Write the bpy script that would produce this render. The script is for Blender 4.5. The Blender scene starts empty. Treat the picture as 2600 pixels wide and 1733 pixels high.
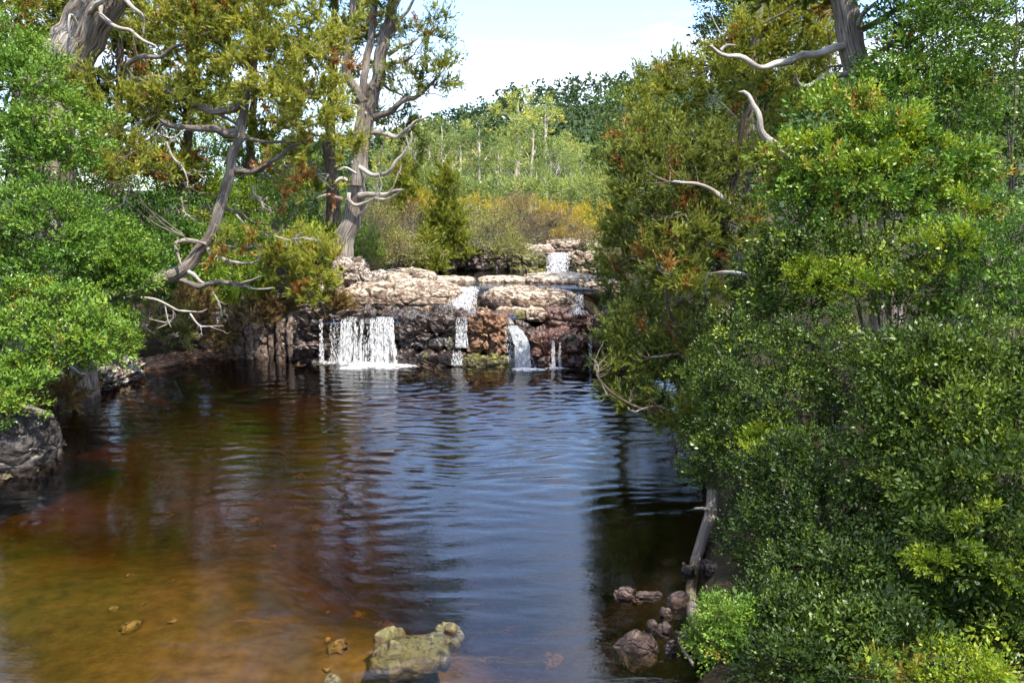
import bpy, math, random
import numpy as np
from mathutils import Vector, Matrix

# ------------------------------------------------------------------ scene, camera, light
scene = bpy.context.scene
COL = scene.collection
CAM_H, PITCH, FPX = 4.0, math.radians(9.7), 2021.0
cam_d = bpy.data.cameras.new('camera'); cam = bpy.data.objects.new('camera', cam_d); COL.objects.link(cam)
cam.location = (0, 0, CAM_H); cam.rotation_euler = (math.pi/2 - PITCH, 0, 0)
cam_d.sensor_width = 36; cam_d.lens = 36*FPX/2600; cam_d.clip_end = 3000; cam_d.clip_start = .05
scene.camera = cam

SUN = Vector((.44, -.50, 1.1)).normalized()            # direction towards the sun
SUN_EL = math.asin(SUN.z); SUN_AZ = math.atan2(SUN.x, SUN.y)
sun_d = bpy.data.lights.new('sun', 'SUN'); sun_d.energy = 5.0; sun_d.angle = math.radians(.53); sun_d.color = (1, .94, .83)
sun = bpy.data.objects.new('sun', sun_d); COL.objects.link(sun); sun.location = (20, -15, 40)
sun.rotation_euler = SUN.to_track_quat('Z', 'Y').to_euler()

world = bpy.data.worlds.new('World'); scene.world = world; world.use_nodes = True
wt = world.node_tree; wt.nodes.clear()
def wn(t, **k):
    n = wt.nodes.new(t)
    for a, b in k.items(): setattr(n, a, b)
    return n
sky = wn('ShaderNodeTexSky', sky_type='NISHITA', sun_disc=False, sun_elevation=SUN_EL, sun_rotation=SUN_AZ,
         altitude=900, air_density=1.25, dust_density=.25, ozone_density=2.5)
tc = wn('ShaderNodeTexCoord'); sep = wn('ShaderNodeSeparateXYZ'); wt.links.new(tc.outputs['Generated'], sep.inputs[0])
def wmath(op, a, b=None):
    n = wn('ShaderNodeMath', operation=op)
    for i, v in enumerate((a, b)):
        if v is None: continue
        if isinstance(v, (int, float)): n.inputs[i].default_value = v
        else: wt.links.new(v, n.inputs[i])
    return n.outputs[0]
zz = wmath('ADD', wmath('MAXIMUM', sep.outputs[2], 0.0), .12)
cmb = wn('ShaderNodeCombineXYZ')
wt.links.new(wmath('DIVIDE', sep.outputs[0], zz), cmb.inputs[0]); wt.links.new(wmath('DIVIDE', sep.outputs[1], zz), cmb.inputs[1])
cl = wn('ShaderNodeTexNoise', noise_dimensions='3D'); cl.inputs['Scale'].default_value = .75; cl.inputs['Detail'].default_value = 7
cl.inputs['Roughness'].default_value = .58; cl.inputs['Distortion'].default_value = .35
mp = wn('ShaderNodeMapping'); mp.inputs['Location'].default_value = (3.4, 1.7, 0); mp.inputs['Scale'].default_value = (.75, 1.25, 1)
wt.links.new(cmb.outputs[0], mp.inputs[0]); wt.links.new(mp.outputs[0], cl.inputs[0])
cr = wn('ShaderNodeValToRGB'); cr.color_ramp.elements[0].color = (.13, .13, .13, 1); cr.color_ramp.elements[0].position = .46; cr.color_ramp.elements[1].position = .68
el = wn('ShaderNodeMapRange', interpolation_type='SMOOTHSTEP'); el.inputs[1].default_value = .12; el.inputs[2].default_value = .34; el.inputs[3].default_value = -.015; el.inputs[4].default_value = .015
wt.links.new(sep.outputs[2], el.inputs[0]); wt.links.new(wmath('ADD', cl.outputs[0], el.outputs[0]), cr.inputs[0])
mix = wn('ShaderNodeMix', data_type='RGBA'); mix.inputs[7].default_value = (8.6, 8.7, 8.9, 1)
wt.links.new(cr.outputs[0], mix.inputs[0]); blue = wn('ShaderNodeMix', data_type='RGBA', blend_type='MULTIPLY'); blue.inputs[0].default_value = 1; blue.inputs[7].default_value = (.96, 1.13, 1.42, 1)
wt.links.new(sky.outputs[0], blue.inputs[6]); wt.links.new(blue.outputs[2], mix.inputs[6])
bg = wn('ShaderNodeBackground'); bg.inputs[1].default_value = .125
wout = wn('ShaderNodeOutputWorld'); wt.links.new(mix.outputs[2], bg.inputs[0]); wt.links.new(bg.outputs[0], wout.inputs[0])

vs = scene.view_settings; vs.view_transform = 'Standard'; vs.look = 'None'; vs.gamma = 1; vs.use_curve_mapping = False
vs.exposure = 1.17
cy = scene.cycles
cy.max_bounces = 4; cy.diffuse_bounces = 2; cy.glossy_bounces = 2; cy.transmission_bounces = 2; cy.volume_bounces = 0
cy.use_adaptive_sampling = True; cy.adaptive_threshold = .035; cy.transparent_max_bounces = 8; cy.caustics_reflective = False; cy.caustics_refractive = False
cy.use_denoising = True; cy.sample_clamp_indirect = 6; cy.sample_clamp_direct = 0
try: cy.denoiser = 'OPENIMAGEDENOISE'; cy.denoising_prefilter = 'ACCURATE'
except Exception: pass

# ------------------------------------------------------------------ pixels of the photo -> places
CT, ST = math.cos(PITCH), math.sin(PITCH)
def ray(px, py):
    dx, dy = (px-1300)/FPX, (866.5-py)/FPX
    return dx, CT+ST*dy, -ST+CT*dy
def at(px, py, Y):
    a, b, c = ray(px, py); t = Y/b
    return np.array((a*t, Y, CAM_H+c*t))
def gnd(px, py, z=0.):
    a, b, c = ray(px, py); t = (z-CAM_H)/c
    return np.array((a*t, b*t, z))
def ppm(Y, z=2.): return FPX/(CT*Y+ST*(CAM_H-z))          # photo pixels per metre

# ------------------------------------------------------------------ numeric noise
_pr = np.random.RandomState(7); PERM = np.concatenate([_pr.permutation(512)]*3)
GRAD = _pr.normal(size=(512, 3)); GRAD /= np.linalg.norm(GRAD, axis=1)[:, None]
def pnoise(p):
    p = np.asarray(p, float); i = np.floor(p).astype(int); f = p-i; u = f*f*f*(f*(f*6-15)+10); i &= 511
    out = 0
    for dx in (0, 1):
        wx = u[:, 0] if dx else 1-u[:, 0]
        for dy in (0, 1):
            wy = u[:, 1] if dy else 1-u[:, 1]
            for dz in (0, 1):
                wz = u[:, 2] if dz else 1-u[:, 2]
                g = GRAD[PERM[PERM[PERM[(i[:, 0]+dx) & 511]+((i[:, 1]+dy) & 511)]+((i[:, 2]+dz) & 511)]]
                out = out+wx*wy*wz*((f[:, 0]-dx)*g[:, 0]+(f[:, 1]-dy)*g[:, 1]+(f[:, 2]-dz)*g[:, 2])
    return out*1.5
def fbm(p, o=4, gain=.5):
    p = np.asarray(p, float); a, s, r = 1., 0, 0
    for k in range(o): r = r+a*pnoise(p*2**k+k*17.3); s += a; a *= gain
    return r/s
_vr = np.random.RandomState(11); VJ = _vr.rand(512, 4)
def voro(p):
    p = np.asarray(p, float); i = np.floor(p).astype(int); f1 = np.full(len(p), 9.); f2 = f1.copy(); cid = np.zeros(len(p)); off = np.zeros((len(p), 3))
    for dx in (-1, 0, 1):
        for dy in (-1, 0, 1):
            for dz in (-1, 0, 1):
                c = i+np.array((dx, dy, dz)); h = PERM[PERM[PERM[c[:, 0] & 511]+(c[:, 1] & 511)]+(c[:, 2] & 511)]
                d = np.linalg.norm(c+VJ[h, :3]-p, axis=1); n = d < f1
                f2 = np.where(n, f1, np.minimum(f2, d)); cid = np.where(n, VJ[h, 3], cid); off = np.where(n[:, None], p-c-VJ[h, :3], off); f1 = np.where(n, d, f1)
    return f1, f2, cid, off
def sstep(a, b, x):
    t = np.clip((np.asarray(x, float)-a)/(b-a), 0, 1); return t*t*(3-2*t)

# ------------------------------------------------------------------ objects
def setp(o, label=None, cat=None, group=None, kind=None):
    for k, v in (('label', label), ('category', cat), ('group', group), ('kind', kind)):
        if v: o[k] = v
    return o
def thing(name, label, cat, loc, group=None):
    o = bpy.data.objects.new(name, None); COL.objects.link(o); o.location = [float(v) for v in loc]; o.empty_display_size = .2
    return setp(o, label, cat, group)
def origin(o):
    p = np.zeros(3)
    while o is not None: p = p+np.array(o.location); o = o.parent
    return p
def mesh(name, V, F, mat, parent=None, smooth=True, tint=None, uv=None, base=None):
    """F: array of quads or of triangles"""
    V = np.asarray(V, np.float32); F = np.asarray(F, np.int32); n, k = F.shape
    off = origin(parent) if parent is not None else (np.asarray(base, float) if base is not None else np.zeros(3))
    me = bpy.data.meshes.new(name)
    me.vertices.add(len(V)); me.vertices.foreach_set('co', (V-off.astype(np.float32)).ravel())
    me.loops.add(n*k); me.loops.foreach_set('vertex_index', F.ravel())
    me.polygons.add(n); me.polygons.foreach_set('loop_start', np.arange(0, n*k, k, dtype=np.int32))
    me.polygons.foreach_set('use_smooth', np.full(n, smooth, dtype=bool))
    if tint is not None:
        a = me.attributes.new('tint', 'FLOAT', 'POINT'); a.data.foreach_set('value', np.asarray(tint, np.float32))
    if uv is not None:
        l = me.uv_layers.new(name='uv'); l.data.foreach_set('uv', np.asarray(uv, np.float32)[F.ravel()].ravel())
    me.update(calc_edges=True); me.materials.append(mat)
    o = bpy.data.objects.new(name, me); COL.objects.link(o)
    if parent is not None: o.parent = parent
    elif base is not None: o.location = [float(v) for v in base]
    return o
def join(parts):
    V, F, T, U, n = [], [], [], [], 0
    for p in parts:
        V.append(p[0]); F.append(np.asarray(p[1])+n); n += len(p[0])
        if len(p) > 2: T.append(p[2])
    return (np.concatenate(V), np.concatenate(F)) + ((np.concatenate(T),) if T else ())

# ------------------------------------------------------------------ materials
def newmat(name):
    m = bpy.data.materials.new(name); m.use_nodes = True; nt = m.node_tree; nt.nodes.clear()
    def N(t, **k):
        n = nt.nodes.new(t)
        for a, b in k.items():
            if a.startswith('i_'): n.inputs[a[2:].replace('_', ' ')].default_value = b
            else: setattr(n, a, b)
        return n
    def L(a, b): nt.links.new(a, b)
    out = N('ShaderNodeOutputMaterial')
    return m, N, L, out
def ramp(N, stops, interp='LINEAR'):
    r = N('ShaderNodeValToRGB'); e = r.color_ramp.elements; r.color_ramp.interpolation = interp
    while len(e) < len(stops): e.new(.5)
    for s, (p, c) in zip(e, stops): s.position = p; s.color = (*c, 1) if len(c) == 3 else c
    return r
def leaf_mat(name, stops, rough=.45, spec=.4, trans=.32, warm=(1.25, 1.15, .5), vary=0.):
    m, N, L, out = newmat(name)
    a = N('ShaderNodeAttribute', attribute_name='tint'); r = ramp(N, stops)
    if vary:
        oi = N('ShaderNodeObjectInfo'); ma = N('ShaderNodeMath', operation='MULTIPLY_ADD'); ma.inputs[1].default_value = vary; ma.inputs[2].default_value = -vary*.5; L(oi.outputs['Random'], ma.inputs[0])
        ad = N('ShaderNodeMath', operation='ADD'); L(a.outputs['Fac'], ad.inputs[0]); L(ma.outputs[0], ad.inputs[1]); L(ad.outputs[0], r.inputs[0])
    else: L(a.outputs['Fac'], r.inputs[0])
    df = N('ShaderNodeBsdfDiffuse'); L(r.outputs[0], df.inputs[0]); gs = N('ShaderNodeBsdfGlossy', i_Roughness=rough); gs.inputs[0].default_value = (.95, 1, .95, 1)
    p = N('ShaderNodeMixShader'); p.inputs[0].default_value = .075*spec; L(df.outputs[0], p.inputs[1]); L(gs.outputs[0], p.inputs[2])
    t = N('ShaderNodeBsdfTranslucent'); mu = N('ShaderNodeMix', data_type='RGBA', blend_type='MULTIPLY'); mu.inputs[0].default_value = 1
    mu.inputs[7].default_value = (*warm, 1); L(r.outputs[0], mu.inputs[6]); L(mu.outputs[2], t.inputs[0])
    mx = N('ShaderNodeMixShader'); mx.inputs[0].default_value = trans
    L(p.outputs[0], mx.inputs[1]); L(t.outputs[0], mx.inputs[2]); L(mx.outputs[0], out.inputs[0])
    return m
def bark_mat(name, c1, c2, c3, sx=26, sy=1.5, bump=1., dist=.05, rough=.85):
    m, N, L, out = newmat(name)
    uv = N('ShaderNodeUVMap', uv_map='uv'); mp = N('ShaderNodeMapping'); mp.inputs['Scale'].default_value = (sx, sy, 1); L(uv.outputs[0], mp.inputs[0])
    n = N('ShaderNodeTexNoise', i_Scale=1., i_Detail=7., i_Roughness=.7, i_Distortion=.2); L(mp.outputs[0], n.inputs[0])
    g = N('ShaderNodeTexCoord'); n2 = N('ShaderNodeTexNoise', i_Scale=1.6, i_Detail=4.); L(g.outputs['Object'], n2.inputs[0])
    r = ramp(N, [(.37, c1), (.47, c2), (.64, c3)]); L(n.outputs[0], r.inputs[0])
    r2 = ramp(N, [(.35, (.55, .50, .46)), (.65, (1.1, 1.08, 1.04))]); L(n2.outputs[0], r2.inputs[0])
    mu = N('ShaderNodeMix', data_type='RGBA', blend_type='MULTIPLY'); mu.inputs[0].default_value = 1; L(r.outputs[0], mu.inputs[6]); L(r2.outputs[0], mu.inputs[7])
    b = N('ShaderNodeBump', i_Strength=bump, i_Distance=dist); L(n.outputs[0], b.inputs['Height'])
    p = N('ShaderNodeBsdfPrincipled', i_Roughness=rough); p.inputs['Specular IOR Level'].default_value = .2
    L(mu.outputs[2], p.inputs['Base Color']); L(b.outputs[0], p.inputs['Normal']); L(p.outputs[0], out.inputs[0])
    return m
def rock_mat(name, base, dark, lichen, lichen_amt=.5, rough=.85, moss=None, spec=.3, scale=1., lichen_floor=0.):
    """stone colours; lichen grows on faces turned to the sky, moss in patches"""
    m, N, L, out = newmat(name)
    g = N('ShaderNodeNewGeometry'); tcn = N('ShaderNodeTexCoord')
    n1 = N('ShaderNodeTexNoise', i_Scale=1.7*scale, i_Detail=8., i_Roughness=.65); L(g.outputs['Position'], n1.inputs[0])
    n2 = N('ShaderNodeTexNoise', i_Scale=9.*scale, i_Detail=6., i_Roughness=.7); L(g.outputs['Position'], n2.inputs[0])
    n3 = N('ShaderNodeTexVoronoi', i_Scale=5.*scale); L(g.outputs['Position'], n3.inputs[0])
    r = ramp(N, [(.32, dark), (.55, base), (.75, tuple(min(1, v*1.35) for v in base))]); L(n1.outputs[0], r.inputs[0])
    r2 = ramp(N, [(.33, (.30, .26, .24)), (.58, (1, 1, 1))]); L(n2.outputs[0], r2.inputs[0])
    mu = N('ShaderNodeMix', data_type='RGBA', blend_type='MULTIPLY'); mu.inputs[0].default_value = .95; L(r.outputs[0], mu.inputs[6]); L(r2.outputs[0], mu.inputs[7])
    sx = N('ShaderNodeSeparateXYZ'); L(g.outputs['Normal'], sx.inputs[0])
    def M(op, a, b):
        k = N('ShaderNodeMath', operation=op, use_clamp=False)
        for i, v in enumerate((a, b)):
            if isinstance(v, (int, float)): k.inputs[i].default_value = v
            else: L(v, k.inputs[i])
        return k.outputs[0]
    ln = N('ShaderNodeTexNoise', i_Scale=5.5*scale, i_Detail=9., i_Roughness=.72); L(g.outputs['Position'], ln.inputs[0])
    lv = M('ADD', M('MULTIPLY', sx.outputs[2], .20), M('ADD', ln.outputs[0], lichen_floor))
    lr = ramp(N, [(.74-lichen_amt*.3, (0, 0, 0)), (.80-lichen_amt*.3, (1, 1, 1))]); L(lv, lr.inputs[0])
    ml = N('ShaderNodeMix', data_type='RGBA'); L(lr.outputs[0], ml.inputs[0]); L(mu.outputs[2], ml.inputs[6])
    lc = ramp(N, [(.3, tuple(v*.7 for v in lichen)), (.7, lichen)]); L(n2.outputs[0], lc.inputs[0]); L(lc.outputs[0], ml.inputs[7])
    bmp = N('ShaderNodeMapping'); bmp.inputs['Scale'].default_value = (.9, .9, 11.); L(g.outputs['Position'], bmp.inputs[0])
    bn = N('ShaderNodeTexNoise', i_Scale=1., i_Detail=5., i_Roughness=.65, i_Distortion=.4); L(bmp.outputs[0], bn.inputs[0])
    brr = ramp(N, [(.36, (.25, .20, .18)), (.46, (1, 1, 1))]); L(bn.outputs[0], brr.inputs[0])
    mbd = N('ShaderNodeMix', data_type='RGBA', blend_type='MULTIPLY'); mbd.inputs[0].default_value = .8; L(ml.outputs[2], mbd.inputs[6]); L(brr.outputs[0], mbd.inputs[7]); ml = mbd
    n5 = N('ShaderNodeTexNoise', i_Scale=11.*scale, i_Detail=6., i_Roughness=.8); L(g.outputs['Position'], n5.inputs[0])
    r5 = ramp(N, [(.37, (.10, .075, .065)), (.49, (1, 1, 1))]); L(n5.outputs[0], r5.inputs[0])
    m5 = N('ShaderNodeMix', data_type='RGBA', blend_type='MULTIPLY'); m5.inputs[0].default_value = .85; L(ml.outputs[2], m5.inputs[6]); L(r5.outputs[0], m5.inputs[7])
    col = m5.outputs[2]
    if moss:
        mn = N('ShaderNodeTexNoise', i_Scale=1.3, i_Detail=6., i_Roughness=.7); mpp = N('ShaderNodeMapping'); mpp.inputs['Location'].default_value = (7, 3, 5)
        L(g.outputs['Position'], mpp.inputs[0]); L(mpp.outputs[0], mn.inputs[0])
        mr = ramp(N, [(.64-moss*.2, (0, 0, 0)), (.72-moss*.2, (1, 1, 1))]); L(mn.outputs[0], mr.inputs[0])
        mc = ramp(N, [(.35, (.025, .03, .006)), (.65, (.12, .125, .012))]); L(n2.outputs[0], mc.inputs[0])
        mm = N('ShaderNodeMix', data_type='RGBA'); L(mr.outputs[0], mm.inputs[0]); L(col, mm.inputs[6]); L(mc.outputs[0], mm.inputs[7]); col = mm.outputs[2]
    b1 = N('ShaderNodeBump', i_Strength=.7, i_Distance=.05); L(n2.outputs[0], b1.inputs['Height'])
    b2 = N('ShaderNodeBump', i_Strength=.5, i_Distance=.06); L(n3.outputs['Distance'], b2.inputs['Height']); L(b1.outputs[0], b2.inputs['Normal'])
    p = N('ShaderNodeBsdfPrincipled', i_Roughness=rough); p.inputs['Specular IOR Level'].default_value = spec
    L(col, p.inputs['Base Color']); L(b2.outputs[0], p.inputs['Normal']); L(p.outputs[0], out.inputs[0])
    return m
ORANGE = (.34, .13, .03)
M = {}
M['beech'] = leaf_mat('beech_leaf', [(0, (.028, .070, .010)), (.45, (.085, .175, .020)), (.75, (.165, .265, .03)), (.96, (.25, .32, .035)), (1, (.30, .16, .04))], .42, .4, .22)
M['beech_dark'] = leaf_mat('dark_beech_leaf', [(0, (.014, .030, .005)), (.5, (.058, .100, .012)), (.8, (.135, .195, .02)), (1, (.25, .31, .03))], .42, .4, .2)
M['tip'] = leaf_mat('young_beech_leaf', [(0, (.09, .17, .010)), (.5, (.19, .28, .014)), (1, (.34, .38, .03))], .42, .45, .36)
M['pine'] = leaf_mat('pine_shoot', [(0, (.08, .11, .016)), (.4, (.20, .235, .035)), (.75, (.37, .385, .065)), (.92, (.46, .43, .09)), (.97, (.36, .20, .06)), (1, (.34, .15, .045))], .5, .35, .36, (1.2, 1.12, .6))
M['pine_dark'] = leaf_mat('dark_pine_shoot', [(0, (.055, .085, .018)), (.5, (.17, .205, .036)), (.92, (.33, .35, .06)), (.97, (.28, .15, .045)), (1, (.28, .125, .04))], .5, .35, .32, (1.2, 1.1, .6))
M['understory'] = leaf_mat('understory_leaf', [(0, (.05, .10, .010)), (.5, (.13, .22, .015)), (.85, (.24, .32, .025)), (1, (.32, .32, .04))], .4, .4, .4)
M['heath'] = leaf_mat('heath_leaf', [(0, (.07, .085, .02)), (.4, (.18, .20, .05)), (.7, (.29, .27, .09)), (.85, (.32, .21, .10)), (1, (.38, .31, .19))], .5, .35, .25, (1.1, 1.05, .6))
M['gold'] = leaf_mat('golden_heath_leaf', [(0, (.16, .16, .015)), (.5, (.42, .31, .015)), (1, (.68, .48, .025))], .5, .3, .25, (1.1, 1, .5))
M['brown_heath'] = leaf_mat('brown_heath_leaf', [(0, (.09, .06, .03)), (.5, (.21, .155, .085)), (1, (.34, .29, .17))], .6, .2, .2, (1.1, 1, .7))
M['rust'] = leaf_mat('rusty_frond', [(0, (.10, .065, .025)), (.5, (.20, .13, .05)), (1, (.30, .22, .08))], .6, .2, .2, (1.1, 1, .7))
M['gum'] = leaf_mat('gum_leaf', [(0, (.09, .14, .04)), (.5, (.22, .28, .08)), (.8, (.34, .39, .11)), (1, (.52, .46, .07))], .42, .5, .28, vary=.55)
M['hill'] = leaf_mat('hill_leaf', [(0, (.022, .048, .018)), (.5, (.05, .092, .030)), (.85, (.10, .14, .042)), (1, (.17, .19, .07))], .5, .4, .25)
M['bark'] = bark_mat('grey_pine_bark', (.045, .034, .028), (.23, .20, .175), (.46, .42, .38))
M['bark_brown'] = bark_mat('brown_pine_bark', (.03, .02, .014), (.13, .095, .07), (.29, .24, .20), 22, 2.6)
M['bark_dark'] = bark_mat('dark_pine_bark', (.012, .008, .006), (.045, .032, .024), (.11, .085, .065), 22, 2.)
M['dead'] = bark_mat('bleached_wood', (.12, .10, .09), (.40, .375, .34), (.66, .63, .58), 22, 2.2, .8, .02)
M['twig'] = bark_mat('twig_bark', (.05, .04, .032), (.13, .11, .09), (.22, .19, .16), 20, 4, .3, .01)
M['gumbark'] = bark_mat('pale_gum_bark', (.26, .20, .16), (.50, .44, .37), (.70, .66, .60), 14, 1.2, .2, .02)
M['log'] = bark_mat('weathered_log', (.05, .042, .036), (.15, .13, .11), (.28, .25, .21), 20, 2, .5, .02)
M['rock'] = rock_mat('lichen_rock', (.27, .19, .14), (.10, .065, .045), (.46, .40, .31), .42, .85)
M['rock_pale'] = rock_mat('pale_lichen_rock', (.24, .18, .145), (.10, .07, .05), (.46, .42, .36), .5, .85)
M['rock_wall'] = rock_mat('columnar_rock', (.235, .175, .14), (.09, .06, .045), (.34, .31, .25), .3, .85, moss=.1)
M['rock_dark'] = rock_mat('dark_bank_rock', (.075, .065, .058), (.02, .017, .015), (.26, .25, .21), .22, .7)
M['rock_orange'] = rock_mat('orange_rock', (.28, .155, .09), (.11, .055, .035), (.40, .30, .19), .15, .7, moss=.0)
M['rock_wet'] = rock_mat('wet_rock', (.055, .034, .024), (.012, .009, .008), (.10, .045, .03), .15, .28, moss=.30, spec=.6)
M['rock_red'] = rock_mat('wet_red_rock', (.13, .055, .035), (.03, .016, .012), (.22, .13, .09), .15, .35, moss=.12, spec=.55)
M['rock_moss'] = rock_mat('mossy_rock', (.10, .085, .04), (.03, .025, .015), (.20, .19, .03), .45, .6, moss=.55, spec=.4)
M['rock_pool'] = rock_mat('algae_rock', (.13, .09, .04), (.05, .032, .014), (.17, .15, .055), .4, .6, moss=.25, spec=.4, scale=1.6)
M['bed_stone'] = rock_mat('bed_stone', (.32, .23, .12), (.14, .10, .05), (.44, .34, .2), .3, .7, scale=1.5)
M['stone'] = rock_mat('brown_stone', (.075, .043, .03), (.022, .014, .01), (.15, .10, .075), .25, .55, spec=.45, scale=1.6)

def ground_mat():
    m, N, L, out = newmat('forest_floor')
    g = N('ShaderNodeNewGeometry')
    n1 = N('ShaderNodeTexNoise', i_Scale=1.1, i_Detail=8., i_Roughness=.65); L(g.outputs['Position'], n1.inputs[0])
    n2 = N('ShaderNodeTexNoise', i_Scale=12., i_Detail=6., i_Roughness=.7); L(g.outputs['Position'], n2.inputs[0])
    r = ramp(N, [(.3, (.018, .014, .008)), (.5, (.038, .028, .015)), (.62, (.030, .036, .010)), (.8, (.062, .048, .026))]); L(n1.outputs[0], r.inputs[0])
    r2 = ramp(N, [(.3, (.45, .42, .4)), (.65, (1.15, 1.1, 1.05))]); L(n2.outputs[0], r2.inputs[0])
    mu = N('ShaderNodeMix', data_type='RGBA', blend_type='MULTIPLY'); mu.inputs[0].default_value = 1; L(r.outputs[0], mu.inputs[6]); L(r2.outputs[0], mu.inputs[7])
    sy = N('ShaderNodeSeparateXYZ'); L(g.outputs['Position'], sy.inputs[0]); fy = N('ShaderNodeMapRange'); fy.inputs[1].default_value = 60; fy.inputs[2].default_value = 100; L(sy.outputs[1], fy.inputs[0])
    mg = N('ShaderNodeMix', data_type='RGBA'); L(fy.outputs[0], mg.inputs[0]); L(mu.outputs[2], mg.inputs[6]); mg.inputs[7].default_value = (.03, .052, .018, 1); mu = mg
    # the pool bed: silt, ochre gravel and green algae below the waterline
    sx = N('ShaderNodeSeparateXYZ'); L(g.outputs['Position'], sx.inputs[0])
    b1 = N('ShaderNodeTexNoise', i_Scale=.55, i_Detail=7., i_Roughness=.62); L(g.outputs['Position'], b1.inputs[0])
    br = ramp(N, [(.30, (.05, .052, .014)), (.43, (.115, .092, .028)), (.56, (.20, .135, .05)), (.75, (.29, .20, .09))]); L(b1.outputs[0], br.inputs[0])
    b3 = N('ShaderNodeTexNoise', i_Scale=5., i_Detail=8., i_Roughness=.75); L(g.outputs['Position'], b3.inputs[0])
    r3 = ramp(N, [(.28, (.35, .33, .3)), (.6, (1.1, 1.1, 1.1))]); L(b3.outputs[0], r3.inputs[0])
    mb = N('ShaderNodeMix', data_type='RGBA', blend_type='MULTIPLY'); mb.inputs[0].default_value = 1; L(br.outputs[0], mb.inputs[6]); L(r3.outputs[0], mb.inputs[7])
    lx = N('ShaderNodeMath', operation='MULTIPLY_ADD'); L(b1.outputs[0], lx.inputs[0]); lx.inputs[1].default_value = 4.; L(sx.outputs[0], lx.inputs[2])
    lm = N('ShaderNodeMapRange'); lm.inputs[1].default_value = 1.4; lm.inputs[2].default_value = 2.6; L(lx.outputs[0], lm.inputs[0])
    md = N('ShaderNodeMix', data_type='RGBA'); L(lm.outputs[0], md.inputs[0]); L(mb.outputs[2], md.inputs[6]); md.inputs[7].default_value = (.022, .014, .008, 1); mb = md  # bed painted darker towards the right bank to stand in for canopy shade
    wl = N('ShaderNodeMapRange'); wl.inputs[1].default_value = .10; wl.inputs[2].default_value = -.06; L(sx.outputs[2], wl.inputs[0])
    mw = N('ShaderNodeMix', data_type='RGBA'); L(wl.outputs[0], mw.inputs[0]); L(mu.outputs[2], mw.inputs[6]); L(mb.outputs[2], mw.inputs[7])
    bp = N('ShaderNodeBump', i_Strength=.8, i_Distance=.06); L(n2.outputs[0], bp.inputs['Height'])
    p = N('ShaderNodeBsdfPrincipled', i_Roughness=.9); p.inputs['Specular IOR Level'].default_value = .2
    L(mw.outputs[2], p.inputs['Base Color']); L(bp.outputs[0], p.inputs['Normal']); L(p.outputs[0], out.inputs[0])
    return m
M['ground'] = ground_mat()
def water_mat(name, absorb, dens, bump=.05):
    m, N, L, out = newmat(name)
    g = N('ShaderNodeNewGeometry'); mp = N('ShaderNodeMapping'); mp.inputs['Scale'].default_value = (5., 13., 1); L(g.outputs['Position'], mp.inputs[0])
    n = N('ShaderNodeTexNoise', i_Scale=1., i_Detail=4., i_Roughness=.55); L(mp.outputs[0], n.inputs[0])
    b = N('ShaderNodeBump', i_Strength=1., i_Distance=bump); L(n.outputs[0], b.inputs['Height'])
    fr = N('ShaderNodeFresnel', i_IOR=1.72); L(b.outputs[0], fr.inputs['Normal'])
    gl = N('ShaderNodeBsdfGlossy', i_Roughness=.015); gl.inputs[0].default_value = (1, 1, 1, 1); L(b.outputs[0], gl.inputs['Normal'])
    tr = N('ShaderNodeBsdfTransparent'); mx = N('ShaderNodeMixShader')
    L(fr.outputs[0], mx.inputs[0]); L(tr.outputs[0], mx.inputs[1]); L(gl.outputs[0], mx.inputs[2]); L(mx.outputs[0], out.inputs[0])
    v = N('ShaderNodeVolumeAbsorption', i_Density=dens); v.inputs[0].default_value = (*absorb, 1); L(v.outputs[0], out.inputs[1])
    return m
M['water'] = water_mat('tannin_water', (.70, .54, .15), 1.9, .0035)
M['upper_water'] = water_mat('stream_water', (.70, .50, .1), 3., .012)
def foam_mat(name, lo, hi, scale, stretch=1., white=.92):
    m, N, L, out = newmat(name)
    g = N('ShaderNodeNewGeometry'); mp = N('ShaderNodeMapping'); mp.inputs['Scale'].default_value = (scale, scale, scale*stretch); L(g.outputs['Position'], mp.inputs[0])
    n = N('ShaderNodeTexNoise', i_Scale=1., i_Detail=6., i_Roughness=.7); L(mp.outputs[0], n.inputs[0])
    a = N('ShaderNodeAttribute', attribute_name='tint')
    ad = N('ShaderNodeMath', operation='ADD'); L(n.outputs[0], ad.inputs[0]); L(a.outputs['Fac'], ad.inputs[1])
    r = ramp(N, [(lo, (0, 0, 0)), (hi, (1, 1, 1))]); L(ad.outputs[0], r.inputs[0])
    d = N('ShaderNodeBsdfPrincipled', i_Roughness=.45); d.inputs['Base Color'].default_value = (white, white, white*1.01, 1)
    tl = N('ShaderNodeBsdfTranslucent'); tl.inputs[0].default_value = (.8, .83, .86, 1)
    m1 = N('ShaderNodeMixShader'); m1.inputs[0].default_value = .3; L(d.outputs[0], m1.inputs[1]); L(tl.outputs[0], m1.inputs[2])
    t = N('ShaderNodeBsdfTransparent'); mx = N('ShaderNodeMixShader'); L(r.outputs[0], mx.inputs[0]); L(t.outputs[0], mx.inputs[1]); L(m1.outputs[0], mx.inputs[2])
    L(mx.outputs[0], out.inputs[0]); return m
M['foam'] = foam_mat('foam', .40, .66, 11.)
M['sheet'] = foam_mat('white_water_sheet', .45, .74, 20., .09)
M['cascade'] = foam_mat('white_cascade', .48, .72, 15., .3, .8)
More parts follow.
